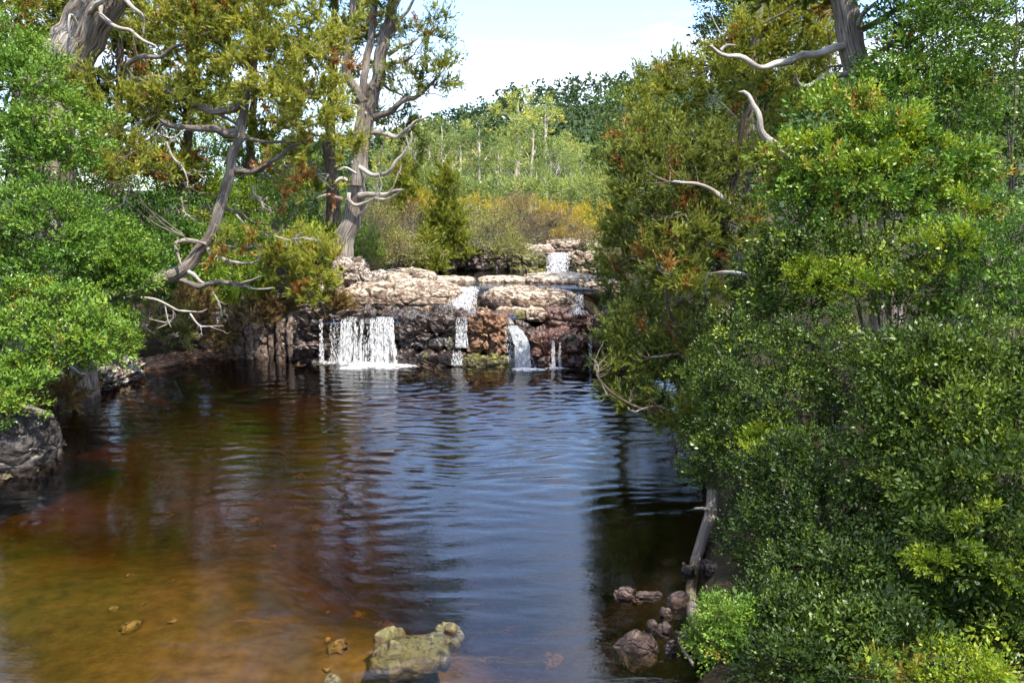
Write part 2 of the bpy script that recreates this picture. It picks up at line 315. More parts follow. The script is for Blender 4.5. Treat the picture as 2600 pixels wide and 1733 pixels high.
def white_mat():
    m, N, L, out = newmat('white_water_strands')
    d = N('ShaderNodeBsdfPrincipled', i_Roughness=.25); d.inputs['Base Color'].default_value = (.93, .94, .95, 1)
    t = N('ShaderNodeBsdfTranslucent'); t.inputs[0].default_value = (.93, .94, .95, 1)
    mx = N('ShaderNodeMixShader'); mx.inputs[0].default_value = .4; L(d.outputs[0], mx.inputs[1]); L(t.outputs[0], mx.inputs[2]); L(mx.outputs[0], out.inputs[0])
    return m
M['white'] = white_mat()

# ------------------------------------------------------------------ shape builders
def spline(P, step):
    P = np.asarray(P, float)
    if len(P) == 2: P = np.array([P[0], P[0]*.5+P[1]*.5, P[1]])
    Q = np.vstack([2*P[0]-P[1], P, 2*P[-1]-P[-2]]); out = []; tt = []
    for i in range(len(P)-1):
        n = max(2, int(np.linalg.norm(P[i+1]-P[i])/step)); t = np.linspace(0, 1, n, endpoint=False)[:, None]
        a, b, c, d = Q[i:i+4]
        out.append(.5*((2*b)+(c-a)*t+(2*a-5*b+4*c-d)*t**2+(3*b-a-3*c+d)*t**3)); tt.append((i+t[:, 0])/(len(P)-1))
    out.append(P[-1:]); tt.append(np.array([1.]))
    return np.concatenate(out), np.concatenate(tt)
def tube(P, r0, r1, sides=8, step=.12, wob=.0, flute=0., rng=None, taper=1., tip=True, seed=0., flare=0.):
    C, t = spline(P, step); n = len(C)
    if wob: C = C+np.stack([pnoise(C*2.2+seed+k*31.7)*wob*np.minimum(1, t*4) for k in range(3)], 1)
    D = np.gradient(C, axis=0); D /= np.linalg.norm(D, axis=1)[:, None]+1e-9
    u = np.cross(D[0], (0.13, .31, .94)); u = u/np.linalg.norm(u) if np.linalg.norm(u) > .05 else np.array((1., 0, 0))
    R = r0+(r1-r0)*t**taper
    if flare: R = R*(1+flare*np.exp(-t*9))
    ln = np.concatenate([[0], np.cumsum(np.linalg.norm(np.diff(C, axis=0), axis=1))])
    ang = np.linspace(0, 2*np.pi, sides, endpoint=False)
    U = np.zeros((n, 3)); U[0] = u
    for i in range(1, n):
        w = U[i-1]-D[i]*np.dot(U[i-1], D[i]); U[i] = w/(np.linalg.norm(w)+1e-9)
    W = np.cross(D, U)
    rr = R[:, None]*np.ones(sides)[None]
    if flute:
        q = np.stack([np.tile(np.cos(ang)*2.2, n), np.tile(np.sin(ang)*2.2, n), np.repeat(ln*.55/max(r0*4, .2), sides)], 1)+seed*3.1
        rr = rr*(1+flute*(fbm(q, 3).reshape(n, sides)*1.2+.45*pnoise(q*np.array((2.6, 2.6, .8))).reshape(n, sides)))
    V = C[:, None]+rr[..., None]*(np.cos(ang)[None, :, None]*U[:, None]+np.sin(ang)[None, :, None]*W[:, None])
    V = V.reshape(-1, 3)
    i = np.arange(n-1)[:, None]*sides; j = np.arange(sides)[None]; j2 = (j+1) % sides
    F = np.stack([i+j, i+j2, i+sides+j2, i+sides+j], -1).reshape(-1, 4)
    uv = np.stack([np.tile(np.abs(np.arange(sides)/sides*2-1), n), np.repeat(ln, sides)], 1)
    if tip:
        V = np.vstack([V, C[-1]+D[-1]*R[-1]]); k = len(V)-1; b = (n-1)*sides
        F = np.vstack([F, [[b+a, b+(a+1) % sides, k, k] for a in range(sides)]]) if False else F
        V[(n-1)*sides:n*sides] = C[-1]+(V[(n-1)*sides:n*sides]-C[-1])*.15; V = V[:-1]
    return V, F, uv
def tubes(name, lst, mat, parent):
    V, F, U = join(lst); return mesh(name, V, F, mat, parent, True, uv=U)
def pxpath(pts, Y0, Y1=None):
    """a limb drawn in the photo, running from depth Y0 to Y1"""
    Y1 = Y0 if Y1 is None else Y1; n = len(pts)
    return [at(x, y, Y0+(Y1-Y0)*i/max(1, n-1)) for i, (x, y) in enumerate(pts)]
def deadwood(P, r, rng, forks=4, depth=2, sides=5, spread=.9, L=.8):
    """a bare limb with forking side twigs"""
    P = np.asarray(P, float); out = [tube(P, r, r*.45, sides if r < .03 else 7, max(.05, r*2), wob=r*.8, seed=rng.uniform(0, 99))]
    if depth:
        ln = np.linalg.norm(P[-1]-P[0])
        for k in range(forks):
            t = rng.uniform(.25, 1.); i = min(int(t*(len(P)-1)), len(P)-2); f = t*(len(P)-1)-i; b = P[i]*(1-f)+P[i+1]*f
            d = P[i+1]-P[i]; d /= np.linalg.norm(d)+1e-9; d = d+rng.normal(0, spread*.6, 3)+np.array((0, 0, -.05)); d /= np.linalg.norm(d)
            l = ln*rng.uniform(.25, .6)*L; m_ = b+d*l*.5+rng.normal(0, .12*l, 3); e = b+d*l+rng.normal(0, .2*l, 3)
            out += deadwood([b, m_, e], max(.006, r*.55), rng, max(1, forks-1), depth-1, 4, spread, L)
    return out

def cube_sphere(n):
    g = np.arange(n+1); a, b = np.meshgrid(g, g, indexing='ij'); a = a.ravel(); b = b.ravel(); V = []; F = []; k = 0
    idx = (np.arange(n)[:, None]*(n+1)+np.arange(n)[None]).ravel(); q = np.stack([idx, idx+n+1, idx+n+2, idx+1], 1)
    for ax in range(3):
        for s in (0, n):
            P = np.zeros((len(a), 3), int); P[:, ax] = s; P[:, (ax+1) % 3] = a; P[:, (ax+2) % 3] = b
            V.append(P); F.append((q if s else q[:, ::-1])+k); k += len(a)
    V = np.concatenate(V); F = np.concatenate(F); U, inv = np.unique(V, axis=0, return_inverse=True); inv = inv.ravel()
    return U/n*2.-1, inv[F]
_cs = {}
def rock_geo(c, size, seed, n=26, e=4., rough=.10, cell=.55, yaw=0., crack=.5, strata=0., taper=.0, tilt=(0, 0), mound=0.):
    n = max(10, int(n*.84))
    if n not in _cs: _cs[n] = cube_sphere(n)
    U, F = _cs[n]; c = np.asarray(c, float); size = np.asarray(size, float)
    T = np.tan(U*math.pi/4*.96)/math.tan(math.pi/4*.96)
    D = T/((np.abs(T)**e).sum(1)**(1/e))[:, None]
    P = D*size/2
    if taper: k = 1-taper*(P[:, 2:]/size[2]+.5); P[:, :2] = P[:, :2]*k
    if mound: P[:, 2] += mound*np.maximum(0, 1-(P[:, 0]/size[0]*2)**2)*np.maximum(0, P[:, 2]/size[2]*2)
    Nn = P/(size/2)**2; Nn /= np.linalg.norm(Nn, axis=1)[:, None]+1e-9
    cs, sn = math.cos(yaw), math.sin(yaw); Rz = np.array(((cs, -sn, 0), (sn, cs, 0), (0, 0, 1)))
    tx, ty = tilt; Rt = np.array(((1, 0, 0), (0, math.cos(tx), -math.sin(tx)), (0, math.sin(tx), math.cos(tx))))@np.array(((math.cos(ty), 0, math.sin(ty)), (0, 1, 0), (-math.sin(ty), 0, math.cos(ty))))
    R = Rz@Rt; P = P@R.T; Nn = Nn@R.T
    s = size.min(); q = P+seed*7.13
    qw = q+.12*cell*np.stack([fbm(q*2.5/cell+k*13, 2) for k in range(3)], 1)
    f1, f2, cid, off = voro(qw/cell*np.array((1, 1, 1.35))); h1, h2, hid, hoff = voro(qw/cell*2.7+5.5)
    a = rough*s; gr = GRAD[(cid*511).astype(int)]; gh = GRAD[(hid*511).astype(int)]
    fac = (off*gr).sum(1)*1.7+.5*(hoff*gh).sum(1)+.35*(hid-.5)
    dis = a*(1.3*fbm(q*1.3/max(.35, s), 3)+1.2*(cid-.5)+fac+.4*fbm(q*7, 3))-a*crack*(1.6*np.exp(-((f2-f1)/.08)**2)+.6*np.exp(-((h2-h1)/.08)**2))
    if strata: dis = dis+strata*np.sign(np.sin(P[:, 2]*2*np.pi/.33+2*fbm(q*.8, 2)))*.5*(1-np.abs(Nn[:, 2]))
    return c+P+Nn*dis[:, None], F
def rock(name, label, cat, c, size, mat, seed, group=None, **k):
    V, F = rock_geo(c, size, seed, **k); b = np.array((c[0], c[1], c[2]-size[2]/2))
    return setp(mesh(name, V, F, M[mat], None, mat in ('rock_pool',), base=b), label, cat, group)

# ------------------------------------------------------------------ foliage
def leafy_twig(rng, n=13, L=.20, leaf=.034, flat=.55, w=.52):
    V = []; F = []; T = []
    for i in range(n):
        t = .12+.88*(i+rng.random())/n; a = i*2.4+rng.normal(0, .35); tilt = rng.uniform(.55, 1.25)*(1.05-.45*t)
        p = np.array((rng.normal(0, .006), rng.normal(0, .006), t*L)); rad = np.array((math.cos(a), math.sin(a)*flat, 0))
        d = rad/np.linalg.norm(rad)*math.sin(tilt)+np.array((0, 0, math.cos(tilt))); l = leaf*rng.uniform(.7, 1.2)*(1-.25*t)
        s = np.cross(d, (0, 0, 1.)); s = s/(np.linalg.norm(s)+1e-6); s = s+rng.normal(0, .35, 3); s /= np.linalg.norm(s); nn = np.cross(s, d)
        b = p+rad*.012; k = len(V)
        V += [b, b+d*l*.48+s*l*w/2+nn*l*.09, b+d*l, b+d*l*.48-s*l*w/2+nn*l*.09]; F.append((k, k+1, k+2, k+3)); T += [rng.normal(0, .05)]*4
    return np.array(V), np.array(F), np.array(T)
def pine_tuft(rng, n=11, L=.18, w=.013, seg=2, spread=.75):
    V = []; F = []; T = []
    for i in range(n):
        a = rng.uniform(0, 6.28); t = rng.uniform(.05, spread); st = rng.uniform(0, .45)*L
        d0 = np.array((math.cos(a)*math.sin(t), math.sin(a)*math.sin(t), math.cos(t))); b = np.array((0, 0, st))
        l = L*rng.uniform(.5, 1.); up = np.array((0, 0, 1.)); s = np.cross(d0, rng.normal(0, 1, 3)); s /= np.linalg.norm(s)
        k = len(V); tt = rng.normal(0, .05)
        for j in range(seg+1):
            if seg == 1 and j == 1: V.append(b+d0*l+(up-d0)*l*.22); T.append(tt); continue
            f = j/seg; p = b+d0*l*f+(up-d0)*l*.22*f*f; ww = w*(1-.62*f)*(.75 if seg == 1 else .5); V += [p-s*ww, p+s*ww]; T += [tt, tt]
        if seg == 1: F.append((k, k+1, k+2))
        for j in range(seg if seg > 1 else 0): F.append((k+2*j, k+2*j+1, k+2*j+3, k+2*j+2))
    return np.array(V), np.array(F), np.array(T)
_frng = np.random.RandomState(3)
P_LEAF = [leafy_twig(_frng, 7, .12, .050, .8) for _ in range(8)]
P_LEAF_BIG = [leafy_twig(_frng, 8, .14, .066, .8, .5) for _ in range(8)]
P_LEAF_FAR = [leafy_twig(_frng, 6, .30, .13, .8) for _ in range(6)]
P_FINE = [leafy_twig(_frng, 8, .24, .064, .8, .36) for _ in range(6)]
P_PINE = [pine_tuft(_frng, 9, .135, .0135, 1, .75) for _ in range(7)]
P_PINE_LONG = [pine_tuft(_frng, 11, .17, .013, 1, .65) for _ in range(6)]
P_PINE_FAR = [pine_tuft(_frng, 8, .25, .030, 1, .8) for _ in range(6)]
P_GUM = [leafy_twig(_frng, 9, .55, .24, .9, .34) for _ in range(6)]
P_HILL = [pine_tuft(_frng, 7, .75, .26, 1, 1.2) for _ in range(5)]
def instance(protos, pos, dirs, scale, tint, rng):
    N = len(pos); d = dirs/(np.linalg.norm(dirs, axis=1)[:, None]+1e-9)
    h = rng.normal(size=(N, 3)); x = np.cross(h, d); x /= np.linalg.norm(x, axis=1)[:, None]+1e-9; y = np.cross(d, x)
    R = np.stack([x, y, d], 2)*np.asarray(scale)[:, None, None]; ch = rng.randint(len(protos), size=N); out = []
    for k, (V, F, T) in enumerate(protos):
        s = np.where(ch == k)[0]
        if not len(s): continue
        W = np.einsum('nij,vj->nvi', R[s], V)+pos[s][:, None]
        out.append((W.reshape(-1, 3), (F[None]+(np.arange(len(s))*len(V))[:, None, None]).reshape(-1, F.shape[1]), (tint[s][:, None]+T[None]).ravel()))
    return join(out)
def ball(rng, n):
    d = rng.normal(size=(n, 3)); return d/np.linalg.norm(d, axis=1)[:, None]
def clusters(lobes, n, rng, shell=(.66, 1.1), low=-.75, bump=.42):
    """pad centres near the surface of a set of ellipsoid lobes (c, r)"""
    C = np.array([l[0] for l in lobes], float); R = np.array([l[1] if np.ndim(l[1]) else (l[1],)*3 for l in lobes], float)
    w = (R[:, 0]*R[:, 1]+R[:, 0]*R[:, 2]+R[:, 1]*R[:, 2]); k = rng.choice(len(lobes), size=n*7, p=w/w.sum()); d = ball(rng, n*7)
    s = rng.uniform(shell[0], shell[1], n*7); p = C[k]+R[k]*d*(s*(1+bump*pnoise(d*2.1+k[:, None]*9.7)))[:, None]; ok = d[:, 2] > low
    for j in range(len(lobes)):
        q = ((p-C[j])/R[j]); ok &= ~((np.linalg.norm(q, axis=1) < .68) & (k != j))
    ok &= pnoise(p/np.maximum(.35, R[k].mean(1))[:, None]*1.9+3.3) > -.28
    away = (d*(-p)/np.linalg.norm(p, axis=1)[:, None]).sum(1) < -.3; ok &= ~(away & (rng.rand(n*7) < .8))
    i = np.where(ok)[0][:n]; nrm = d[i]/R[k[i]]; nrm /= np.linalg.norm(nrm, axis=1)[:, None]
    return p[i], nrm
def pads(P, Nn, per, r, rng, flat=.6, up=.45, jit=.3, scale=1., tint=(.5, .12), tipb=.0):
    n = len(P); k = np.repeat(np.arange(n), per); o = ball(rng, n*per)*(rng.rand(n*per)**.45)[:, None]
    rr = r*rng.uniform(.65, 1.3, n)[k]; off = o*np.stack([rr, rr, rr*flat], 1)
    pos = P[k]+off; d = o*.65+Nn[k]*.6+np.array((0, 0, up))+rng.normal(0, jit, (n*per, 3))
    t = rng.normal(tint[0], tint[1], n)[k]+rng.normal(0, .07, n*per)+tipb*o[:, 2]
    return pos, d, scale*rng.uniform(.7, 1.3, n)[k]*rng.uniform(.8, 1.2, n*per), np.clip(t, 0, 1)
def sprays(P, Nn, per, r, rng, up=.45, jit=.3, scale=1., tint=(.5, .12), flat=None, tipb=0.):
    n = len(P); nb = max(2, int(round(per/3.6))); m_ = 6; k = np.repeat(np.arange(n), nb*m_); b = np.repeat(np.arange(n*nb), m_); f = np.tile(np.linspace(0, 1, m_), n*nb)
    g = Nn[np.repeat(np.arange(n), nb)]*.7+rng.normal(0, .75, (n*nb, 3))+np.array((0, 0, up*.5)); g /= np.linalg.norm(g, axis=1)[:, None]
    ln = r*rng.uniform(1.1, 2.3, n*nb); pos = P[k]+g[b]*(ln[b]*(f-.25))[:, None]+np.array((0, 0, 1.))*(up*.35*ln[b]*f**2)[:, None]+rng.normal(0, r*.09, (len(k), 3))
    side = rng.normal(0, 1, (len(k), 3)); d = g[b]*.9+side*.42+np.array((0, 0, up*f.mean()))+np.array((0, 0, up*.5))
    t = rng.normal(tint[0], tint[1], n)[k]+rng.normal(0, .07, n*nb)[b]+.12*(f-.5)
    return pos, d, scale*rng.uniform(.8, 1.2, len(k))*(1.1-.3*f), np.clip(t, 0, 1), k
PINE_SETS = (id(P_PINE), id(P_PINE_LONG), id(P_PINE_FAR))
def foliage(name, lobes, n, per, r, protos, mat, parent, rng, kind='stuff', fill=.15, dead=0., sprig=.16, **k):
    P, Nn = clusters(lobes, n, rng, low=k.pop('low', -.75), shell=k.pop('shell', (.66, 1.1)))
    if fill: A, B = clusters(lobes, int(n*fill), rng, (.3, .7)); P = np.vstack([P, A]); Nn = np.vstack([Nn, B])
    if id(protos) in PINE_SETS: pos, d, s, t, own = sprays(P, Nn, per, r, rng, **k); sprig = 0
    else: pos, d, s, t = pads(P, Nn, per, r, rng, **k); own = np.repeat(np.arange(len(P)), per)
    if dead: i = rng.rand(len(P)) < dead; t = np.where(i[own], 1.04, np.minimum(t, .80))
    if sprig:
        R_ = np.mean([np.mean(l[1]) for l in lobes]); i = rng.choice(len(P), size=max(1, int(len(P)*sprig))); g = Nn[i]*.7+np.array((0, 0, .45))+rng.normal(0, .35, (len(i), 3)); g /= np.linalg.norm(g, axis=1)[:, None]
        ln = R_*rng.uniform(.25, .62, len(i)); m_ = 9; f = np.tile(np.linspace(.1, 1, m_), len(i)); j = np.repeat(np.arange(len(i)), m_)
        sp = P[i][j]+g[j]*(ln[j]*f)[:, None]+np.array((0, 0, -.18))*(ln[j]*f**2)[:, None]+rng.normal(0, .02, (len(j), 3))
        pos = np.vstack([pos, sp]); d = np.vstack([d, g[j]+rng.normal(0, .45, (len(j), 3))]); s = np.concatenate([s, k.get('scale', 1.)*rng.uniform(.7, 1.1, len(j))*(1.1-.4*f)]); t = np.concatenate([t, np.clip(k.get('tint', (.5,))[0]+.1+rng.normal(0, .1, len(i))[j], 0, .8)])
    V, F, T = instance(protos, pos, d, s, t, rng)
    o = mesh(name, V, F, mat, parent, True, tint=np.clip(T, 0, 1))
    if kind: o['kind'] = kind
    return o, P
def limbs_to(base_pts, P, rng, count, r, sag=.15):
    """thin limbs from the nearest stem point out to some of the pads"""
    B = np.asarray(base_pts); out = []; idx = rng.choice(len(P), size=min(count, len(P)), replace=False)
    for i in idx:
        e = P[i]; j = np.argmin(np.linalg.norm((B-e)*np.array((1, 1, 1.35))+np.array((0, 0, .35)), axis=1)); b = B[j]; l = np.linalg.norm(e-b)
        if l < .1: continue
        m1 = b+(e-b)*.4+np.array((0, 0, -sag*l*.4))+rng.normal(0, .07*l, 3); m2 = b+(e-b)*.75+np.array((0, 0, -sag*l*.25))+rng.normal(0, .06*l, 3)
        rr = r*min(1.2, .35+l*.25); out.append(tube([b, m1, m2, e], rr, rr*.3, 4, max(.12, l/7), seed=rng.uniform(0, 99)))
    return out
def L_(px, py, Y, rx, ry=None, rz=None):
    """lobe from photo pixels: centre, depth, half width and half height in pixels, half depth in metres"""
    c = at(px, py, Y); k = ppm(Y, c[2]); a = rx/k; b = (ry if ry else rx)/k
    return (c, (a, rz if rz else (a+b)/2, b))

# ------------------------------------------------------------------ ground, pool, streams
POOL = np.array([gnd(*p)[:2] for p in ((-800, 1300), (-350, 1190), (-20, 1120), (100, 1060), (110, 1015), (275, 985), (330, 938), (470, 905), (700, 892), (800, 898),
                 (1000, 900), (1350, 902), (1600, 908), (1700, 965), (1765, 1090), (1790, 1240), (1800, 1400), (1790, 1600), (1780, 1733))]
                + [(2.1, 4.), (3., -9.), (-12., -9.), (-12., 4.)])
def pool_sd(x, y):
    p = np.stack([x, y], 1); d = np.full(len(p), 1e9); ins = np.zeros(len(p), bool); n = len(POOL)
    for i in range(n):
        a, b = POOL[i], POOL[(i+1) % n]; e = b-a; t = np.clip(((p-a)@e)/(e@e), 0, 1)
        d = np.minimum(d, np.linalg.norm(p-a-t[:, None]*e, axis=1))
        c = ((a[1] > y) != (b[1] > y)) & (x < (b[0]-a[0])*(y-a[1])/(b[1]-a[1]+1e-12)+a[0]); ins ^= c
    return np.where(ins, d, -d)
def terrain(x, y):
    x = np.asarray(x, float).ravel(); y = np.asarray(y, float).ravel(); sd = pool_sd(x, y)
    q = np.stack([x, y, 0*x], 1); nz = fbm(q*.5, 4); nf = fbm(q*2.3, 3)
    dep = .34+1.3*sstep(-3.8, -.3, x)*sstep(7, 10, y)+.55*sstep(7.8, 12, y)+.6*sstep(-1., .6, x)
    dep = dep+.18*nz
    bed = -np.minimum(dep, .05+(.55+.9*np.maximum(sstep(-.5, 1, x)*sstep(8.5, 11, y), sstep(8, 10, y)*sstep(-4, -6, x)))*sd)+.05*nf
    o = np.maximum(0, -sd)
    right = .10+np.minimum(o*.5, .12)+np.maximum(0, o-2.4)*(.34-.16*sstep(15, 21, y))
    left = .10+np.minimum(o*.9, .3)+np.maximum(0, o-.5)*.26
    w = sstep(-1.5, 2.5, x); flat = np.minimum(left*(1-w)+right*w, 3.2-.9*sstep(18, 25, y)*w)
    lim = 1.0+.8*sstep(20, 30, y)
    back = np.where(y < 21.1, .05+np.maximum(0, o)*.2, .98)+.42*sstep(22.6, 23.4, y)+.5*sstep(30, 31, y)
    core = sstep(-7.8, -6.6, x)*(1-sstep(2.2, 3.2, x))*sstep(19.2, 19.8, y)*(1-sstep(40, 55, y))
    bank = np.minimum(flat, 6.5)*(1-core)+back*core
    far = sstep(32, 70, y); bank = bank*(1-far)+(np.minimum(bank, 2.4)+1.5*far)*far
    ridge = np.interp(x*280/np.maximum(y, 150), (-120, -42, -14, 4, 28, 49, 120), (5, 16, 25, 30.5, 33.5, 37.5, 44))
    hill = ridge*sstep(105, 290, y)
    land = bank+.22*nz*sstep(.3, 1.5, o)*(1-core)+.05*nf+hill*(1+.10*fbm(q*.02, 3))
    return np.where(sd > 0, bed, land)
def gz(x, y): return float(terrain([x], [y])[0])
nx, ny = 190, 235
gx = 170*np.sinh(5.*np.linspace(-1, 1, nx))/math.sinh(5.)-2; gy = 12+460*np.sinh(5.4*np.linspace(-1, 1, ny))/math.sinh(5.4)
GX, GY = np.meshgrid(gx, gy, indexing='ij'); GZ = terrain(GX, GY)
gi = (np.arange(nx-1)[:, None]*ny+np.arange(ny-1)[None]).ravel(); GQ = np.stack([gi, gi+ny, gi+ny+1, gi+1], 1)
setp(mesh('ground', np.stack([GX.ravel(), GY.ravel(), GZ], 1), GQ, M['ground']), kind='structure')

br_ = np.random.RandomState(91); BX = br_.uniform(-8, .6, 900); BY = 5.2+9*br_.rand(900)**1.6; kk = (pool_sd(BX, BY) > .15) & (fbm(np.stack([BX*.6, BY*.6, 0*BX], 1), 2) > -.05); BX, BY = BX[kk][:130], BY[kk][:130]; BZ = terrain(BX, BY)
U0, F0 = cube_sphere(3); U0 = U0/np.linalg.norm(U0, axis=1)[:, None]; gv = []
for x_, y_, z_ in zip(BX, BY, BZ):
    r_ = .035+.10*br_.rand()**3; q_ = U0*(1+.22*br_.normal(size=(len(U0), 1)))*r_*np.array((1.2, 1., .6)); a_ = br_.uniform(0, 6.28); q_ = q_@np.array(((math.cos(a_), -math.sin(a_), 0), (math.sin(a_), math.cos(a_), 0), (0, 0, 1))).T
    gv.append((q_+np.array((x_, y_, z_+r_*.25)), F0))
V, F = join(gv); setp(mesh('bed_gravel', V, F, M['bed_stone'], None, True), 'scattered brown gravel and stones on the pool bed', 'gravel', kind='stuff')
def water_box(name, xs, ys, zf, bottom, mat):
    X, Y = np.meshgrid(xs, ys, indexing='ij'); n, m = X.shape; Z = zf(X.ravel(), Y.ravel())
    V = np.stack([X.ravel(), Y.ravel(), Z], 1); i = (np.arange(n-1)[:, None]*m+np.arange(m-1)[None]).ravel(); F = np.stack([i, i+m, i+m+1, i+1], 1)
    ring = np.concatenate([np.arange(n)*m, (n-1)*m+np.arange(1, m), np.arange(n-2, -1, -1)*m+m-1, np.arange(m-2, 0, -1)])
    B = V[ring].copy(); B[:, 2] = bottom; k = len(V); r = len(ring); a = np.arange(r); b = (a+1) % r
    F2 = np.stack([ring[b], ring[a], k+a, k+b], 1); c = np.array([[V[:, 0].mean(), V[:, 1].mean(), bottom]])
    F3 = np.stack([k+b, k+a, np.full(r, k+r), np.full(r, k+r)], 1)
    V = np.vstack([V, B, c]); tri = np.concatenate([F[:, [0, 1, 2]], F[:, [0, 2, 3]], F2[:, [0, 1, 2]], F2[:, [0, 2, 3]], F3[:, :3]])
    return setp(mesh(name, V, tri, mat), kind='structure')
wr = np.random.RandomState(21)
WAVES = []
for i in range(46):
    lam = wr.uniform(.15, .55); k = 2*np.pi/lam; th = math.radians(90+wr.normal(0, 17)); WAVES.append((k*math.cos(th), k*math.sin(th), wr.uniform(0, 6.28), lam, wr.uniform(.5, 1.2)))
def ripples(x, y):
    z = 0*x; amp = .30+.70*sstep(8, 14, y); amp = amp*(1-.60*sstep(-1.5, -4.5, x)*(1-.3*sstep(12, 17, y)))*(.75+.5*pnoise(np.stack([x*.35, y*.5, 0*x], 1)))
    q = np.stack([x*.7, y*.7, 0*x], 1); wx = x+.35*pnoise(q); wy = y+.25*pnoise(q+31)
    for kx, ky, ph, lam, a in WAVES: z = z+a*lam*.0046*np.sin(kx*wx+ky*wy+ph)
    for (cx, cyy, lam, a) in ((-3.6, 19.6, .42, .0085), (-3.2, 19.4, .30, .005), (.35, 19.2, .36, .006), (-1.5, 19.4, .33, .003)):
        r = np.hypot(wx-cx, wy-cyy); z = z+a*np.sin(r*2*np.pi/lam)*np.exp(-r/6.)
    return z*amp
water_box('pool_water', np.linspace(-13., 4.6, 165), np.concatenate([np.linspace(-8.5, 4, 12), np.linspace(4.06, 21.6, 330)]), ripples, -2.6, M['water'])
water_box('upper_pool_water', np.linspace(-3.4, 2.8, 60), np.linspace(23.2, 30.2, 70), lambda x, y: 1.60+.35*ripples(x*1.5, y*1.5), 1.15, M['upper_water'])
water_box('terrace_water', np.linspace(-5.2, .1, 60), np.linspace(20.15, 21.9, 30), lambda x, y: 1.245+.2*ripples(x*2, y*2)-.10*sstep(20.5, 20.15, y)-.04*sstep(-3.5, -5.2, x), .85, M['upper_water'])

# ------------------------------------------------------------------ rocks round the falls
def X(px, Y, z=1.): return (px-1300)/ppm(Y, z)
rs = 0
def ledge(name, label, cat, px0, px1, Yf, dep, z0, z1, mat, group=None, **k):
    """a rock from its left and right photo column, front depth, depth and heights"""
    global rs; rs += 1
    x0, x1 = X(px0, Yf, z0), X(px1, Yf, z0); s = (x1-x0, dep, z1-z0)
    return rock(name, label, cat, ((x0+x1)/2, Yf+dep/2, (z0+z1)/2), s, mat, rs*1.37, group, **k)
# columnar wall on the left
wall = thing('rock_wall', 'upright grey-brown jointed rock columns left of the broad waterfall', 'rock wall', (-6.2, 21.6, 0))
crng = np.random.RandomState(5)
edges = [585, 618, 640, 676, 694, 724, 744, 776]
for i in range(len(edges)-1):
    a, b = edges[i], edges[i+1]; Yf = 20.8+crng.uniform(-.12, .12)-.25*i/7; zt = 1.18+crng.uniform(-.12, .10); x0, x1 = X(a, Yf), X(b, Yf)
    V, F = rock_geo(((x0+x1)/2, Yf+.55, zt/2-.15), ((x1-x0)*1.16, 1.15, zt+.3), 40+i*3.1, n=22, e=4.2, rough=.11, cell=.5, crack=.6)
    mesh('rock_column', V, F, M['rock_wall'], wall, False)
ledge('rock_ledge', 'dark wet rock face behind the broad white waterfall', 'rock ledge', 752, 1010, 20.15, 1.6, -.5, 1.22, 'rock_wet', n=46, e=6, rough=.075, cell=.34, strata=.05)
ledge('rock_ledge', 'dark wet mossy rock face between the broad waterfall and the orange block', 'rock ledge', 995, 1195, 20.0, 1.7, .32, 1.25, 'rock_wet', n=42, e=5, rough=.10, cell=.36, strata=.04)
ledge('rock_shelf', 'low dark dripping shelf at pool level under the mossy face', 'rock shelf', 985, 1200, 19.72, 1.4, -.5, .33, 'rock_wet', n=36, e=6, rough=.11, cell=.4)
ledge('rock_block', 'orange-brown dry rock block right of the trickling mossy face', 'rock block', 1182, 1292, 19.95, 1.5, .22, 1.27, 'rock_orange', n=40, e=4.5, rough=.10, cell=.40, crack=1.)
ledge('rock_shelf', 'yellow-green mossy shelf at the foot of the orange block', 'rock shelf', 1170, 1300, 19.6, 1.3, -.5, .24, 'rock_moss', n=30, e=4.5, rough=.10, cell=.35)
ledge('rock_ledge', 'black wet rock behind the narrow slanting waterfall', 'rock ledge', 1276, 1362, 20.15, 1.6, -.4, .95, 'rock_wet', n=28, e=4.5, rough=.08, cell=.4, tilt=(0, .18))
ledge('rock_block', 'dark red-brown wet block with two thin trickles beside the narrow waterfall', 'rock block', 1346, 1492, 19.75, 1.7, -.4, .80, 'rock_red', n=40, e=5, rough=.085, cell=.42)
ledge('rock_ledge', 'shaded wet ledge below the overhanging right-hand bushes', 'rock ledge', 1484, 1640, 19.9, 2.4, -.4, 1.05, 'rock_red', n=30, e=4, rough=.10, cell=.5)
ledge('boulder', 'dark brown wet boulder above the red-brown block', 'boulder', 1378, 1500, 20.6, 1.5, .72, 1.28, 'rock_red', n=32, e=3, rough=.10, cell=.5, tilt=(0, .12))
ledge('boulder', 'small tan boulder wedged right of the slanting waterfall top', 'boulder', 1338, 1392, 20.75, .9, .95, 1.30, 'rock', n=20, e=3, rough=.10)
ledge('boulder', 'small mossy rock at the top of the slanting waterfall', 'boulder', 1290, 1345, 20.9, .9, .9, 1.24, 'rock_moss', n=20, e=3, rough=.10)
